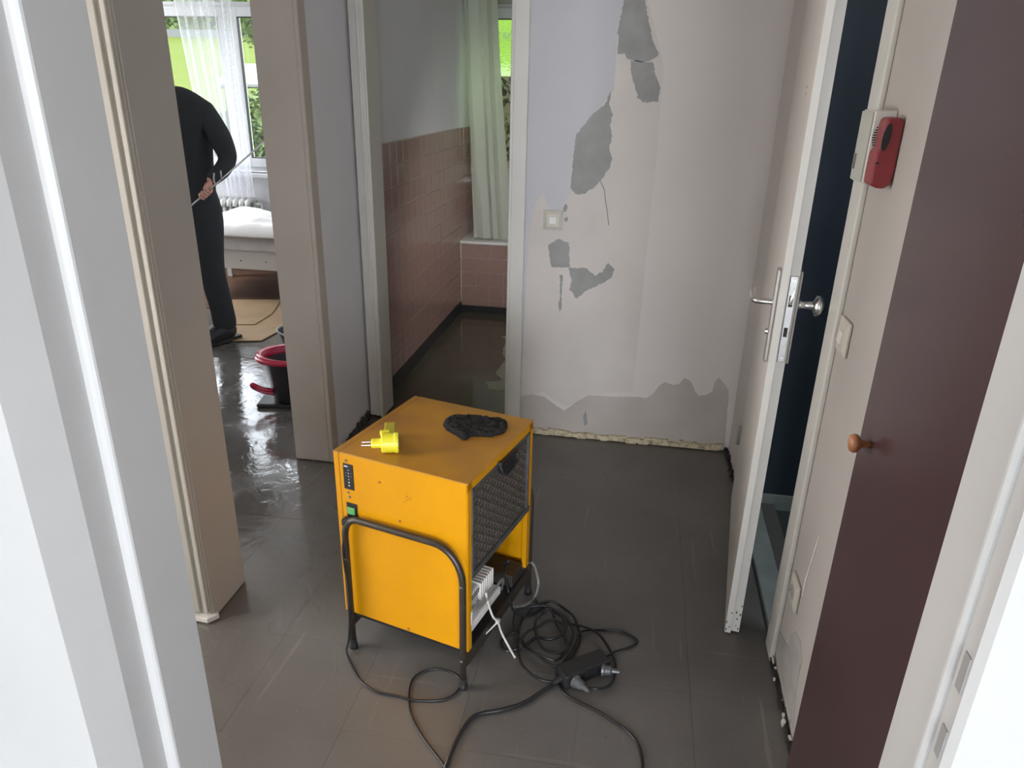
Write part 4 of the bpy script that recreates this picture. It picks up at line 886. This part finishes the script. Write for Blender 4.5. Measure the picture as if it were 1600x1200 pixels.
for (hx_, hy), (tx, ty) in (((-2.515, 4.135), (-2.605, 3.93)), ((-2.79, 4.14), (-2.85, 3.92))):
    hpt = Vector((hx_, hy, 0)); tpt = Vector((tx, ty, 0)); V_ = [hpt+Vector((0, 0, .05)), hpt.lerp(tpt, .3)+Vector((0, 0, .085)), hpt.lerp(tpt, .65)+Vector((0, 0, .055)), tpt+Vector((0, 0, .04))]
    sh = skin_mesh('shoe', [tuple(v) for v in V_], [(0, 1), (1, 2), (2, 3)], [.056, .066, .056, .044], blk, pr, 2)
    bm = B()
    for k in range(4):
        c = hpt.lerp(tpt, .42+.12*k)+Vector((0, 0, .118-.012*k)); s_ = Vector((tpt.y-hpt.y, -(tpt.x-hpt.x), 0)).normalized()*.025
        tube(bm, [c-s_-Vector((0, 0, .012)), c, c+s_-Vector((0, 0, .012))], .004, 5)
    lc = obj('laces', bm, mat('lace_grey', (.35, .35, .36), .7), sh)
    bm = B(); dirn = (tpt-hpt).normalized(); sd = Vector((dirn.y, -dirn.x, 0)); a0, b0 = hpt-dirn*.03, tpt+dirn*.035
    prism(bm, [a0-sd*.026, a0+sd*.026, a0.lerp(b0, .65)+sd*.04, b0+sd*.02, b0-sd*.02, a0.lerp(b0, .65)-sd*.04], (0, 0, .001), (0, 0, .024)); o = obj('sole', bm, blk, sh, bevel=.003)
    for oo in (lc, o): oo.matrix_parent_inverse = Matrix.Translation(-pr.location) if False else Matrix.Identity(4); oo.matrix_parent_inverse = Matrix.Identity(4)
# hands closed round the rod
r0, r1 = Vector((-2.82, 3.86, .660)), Vector((-2.04, 3.90, 1.256)); rd = (r1-r0).normalized()
def hand(at, wrist, s):
    c = r0.lerp(r1, at); w = Vector(wrist); fwd = (c-w).normalized(); side = rd; n = fwd.cross(side).normalized()
    vs = [tuple(w), tuple(w.lerp(c, .55)-n*.004*s)]; es = [(0, 1)]; rs = [.024, (.034, .022)]
    for k in range(4):
        off = side*(-.030+.02*k); base = w.lerp(c, .8)+off-n*.012; i = len(vs)
        vs += [tuple(base), tuple(c+off+fwd*.018-n*.010), tuple(c+off+fwd*.020+n*.014), tuple(c+off-fwd*.006+n*.020)]
        es += [(1, i), (i, i+1), (i+1, i+2), (i+2, i+3)]; f = (.95, 1, .97, .8)[k]; rs += [.0105*f, .0098*f, .009*f, .008*f]
    i = len(vs); vs += [tuple(w.lerp(c, .45)+side*.034+n*.012), tuple(c+side*.036+n*.020-fwd*.006), tuple(c+side*.010+n*.026+fwd*.004)]
    es += [(1, i), (i, i+1), (i+1, i+2)]; rs += [.013, .011, .009]
    skin_mesh('hand', vs, es, rs, skin, pr, 2)
hand(.50, (-2.455, 3.955, .998), 1); hand(.12, (-2.785, 3.90, .89), -1)
# head details
hc = Vector((-2.77, 3.955, 1.65)); up = Vector((-.38, -.25, .89)).normalized(); fw_ = Vector((.1, -.95, -.25)).normalized(); fw_ = (fw_-up*fw_.dot(up)).normalized(); rt = fw_.cross(up)
bm = B(); bmesh.ops.create_icosphere(bm, subdivisions=3, radius=1)
for v in bm.verts:
    p = v.co.copy(); v.co = rt*p.x*.076+fw_*p.y*.092*(1-.12*(p.z < 0))+up*p.z*(.112 if p.z > 0 else .118)*(1)
    if p.z < -.2: v.co -= rt*p.x*.076*.28*abs(p.z)
    v.co += hc
tchild('head', bm, skin, pr, smooth=True)
bm = B(); bmesh.ops.create_icosphere(bm, subdivisions=3, radius=1)
for v in list(bm.verts):
    if v.co.z < .25 and v.co.y > -.1: bm.verts.remove(v)
for v in bm.verts: p = v.co.copy(); v.co = hc+rt*p.x*.084+fw_*(p.y*.099-.006)+up*(p.z*.118+.006)
tchild('hair', bm, hair, pr, smooth=True)
bm = B(); tube(bm, [hc+fw_*.088+up*.01, hc+fw_*.112-up*.022, hc+fw_*.09-up*.034], [.008, .013, .009], 8)
for s in (-1, 1): tube(bm, [hc+rt*s*.074+up*.018, hc+rt*s*.086+up*.0-fw_*.01, hc+rt*s*.074-up*.028], [.008, .014, .007], 8)
tchild('nose_and_ears', bm, skin, pr, smooth=True)
bm = B()
for s in (-1, 1):
    bmesh.ops.create_icosphere(bm, subdivisions=2, radius=.011, matrix=Matrix.Translation(hc+fw_*.082+rt*s*.031+up*.008))
tchild('eyes', bm, mat('eye_white', (.7, .7, .7), .3), pr, smooth=True)
bm = B(); tube(bm, [hc+fw_*.086-rt*.024-up*.062, hc+fw_*.094-up*.064, hc+fw_*.086+rt*.024-up*.062], .005, 6); tchild('mouth', bm, mat('lip', (.45, .18, .15), .5), pr, smooth=True)
rod = thing('rod', 'thin pale metal rod with a small double hook held by the person', 'rod', tuple(r0))
bm = B(); tube(bm, [r0, r1], .0048, 8); tchild('shaft', bm, alu, rod, smooth=True)
hk = r0.lerp(r1, .63)
bm = B(); tube(bm, spline([hk, hk+Vector((.008, -.01, .015)), hk+Vector((.010, -.012, .05))], 4), .004, 6); tube(bm, spline([hk+rd*-.05, hk+Vector((-.04, -.01, .0)), hk+Vector((-.032, -.012, .035))], 4), .005, 6); tchild('hook', bm, alu, rod, smooth=True)
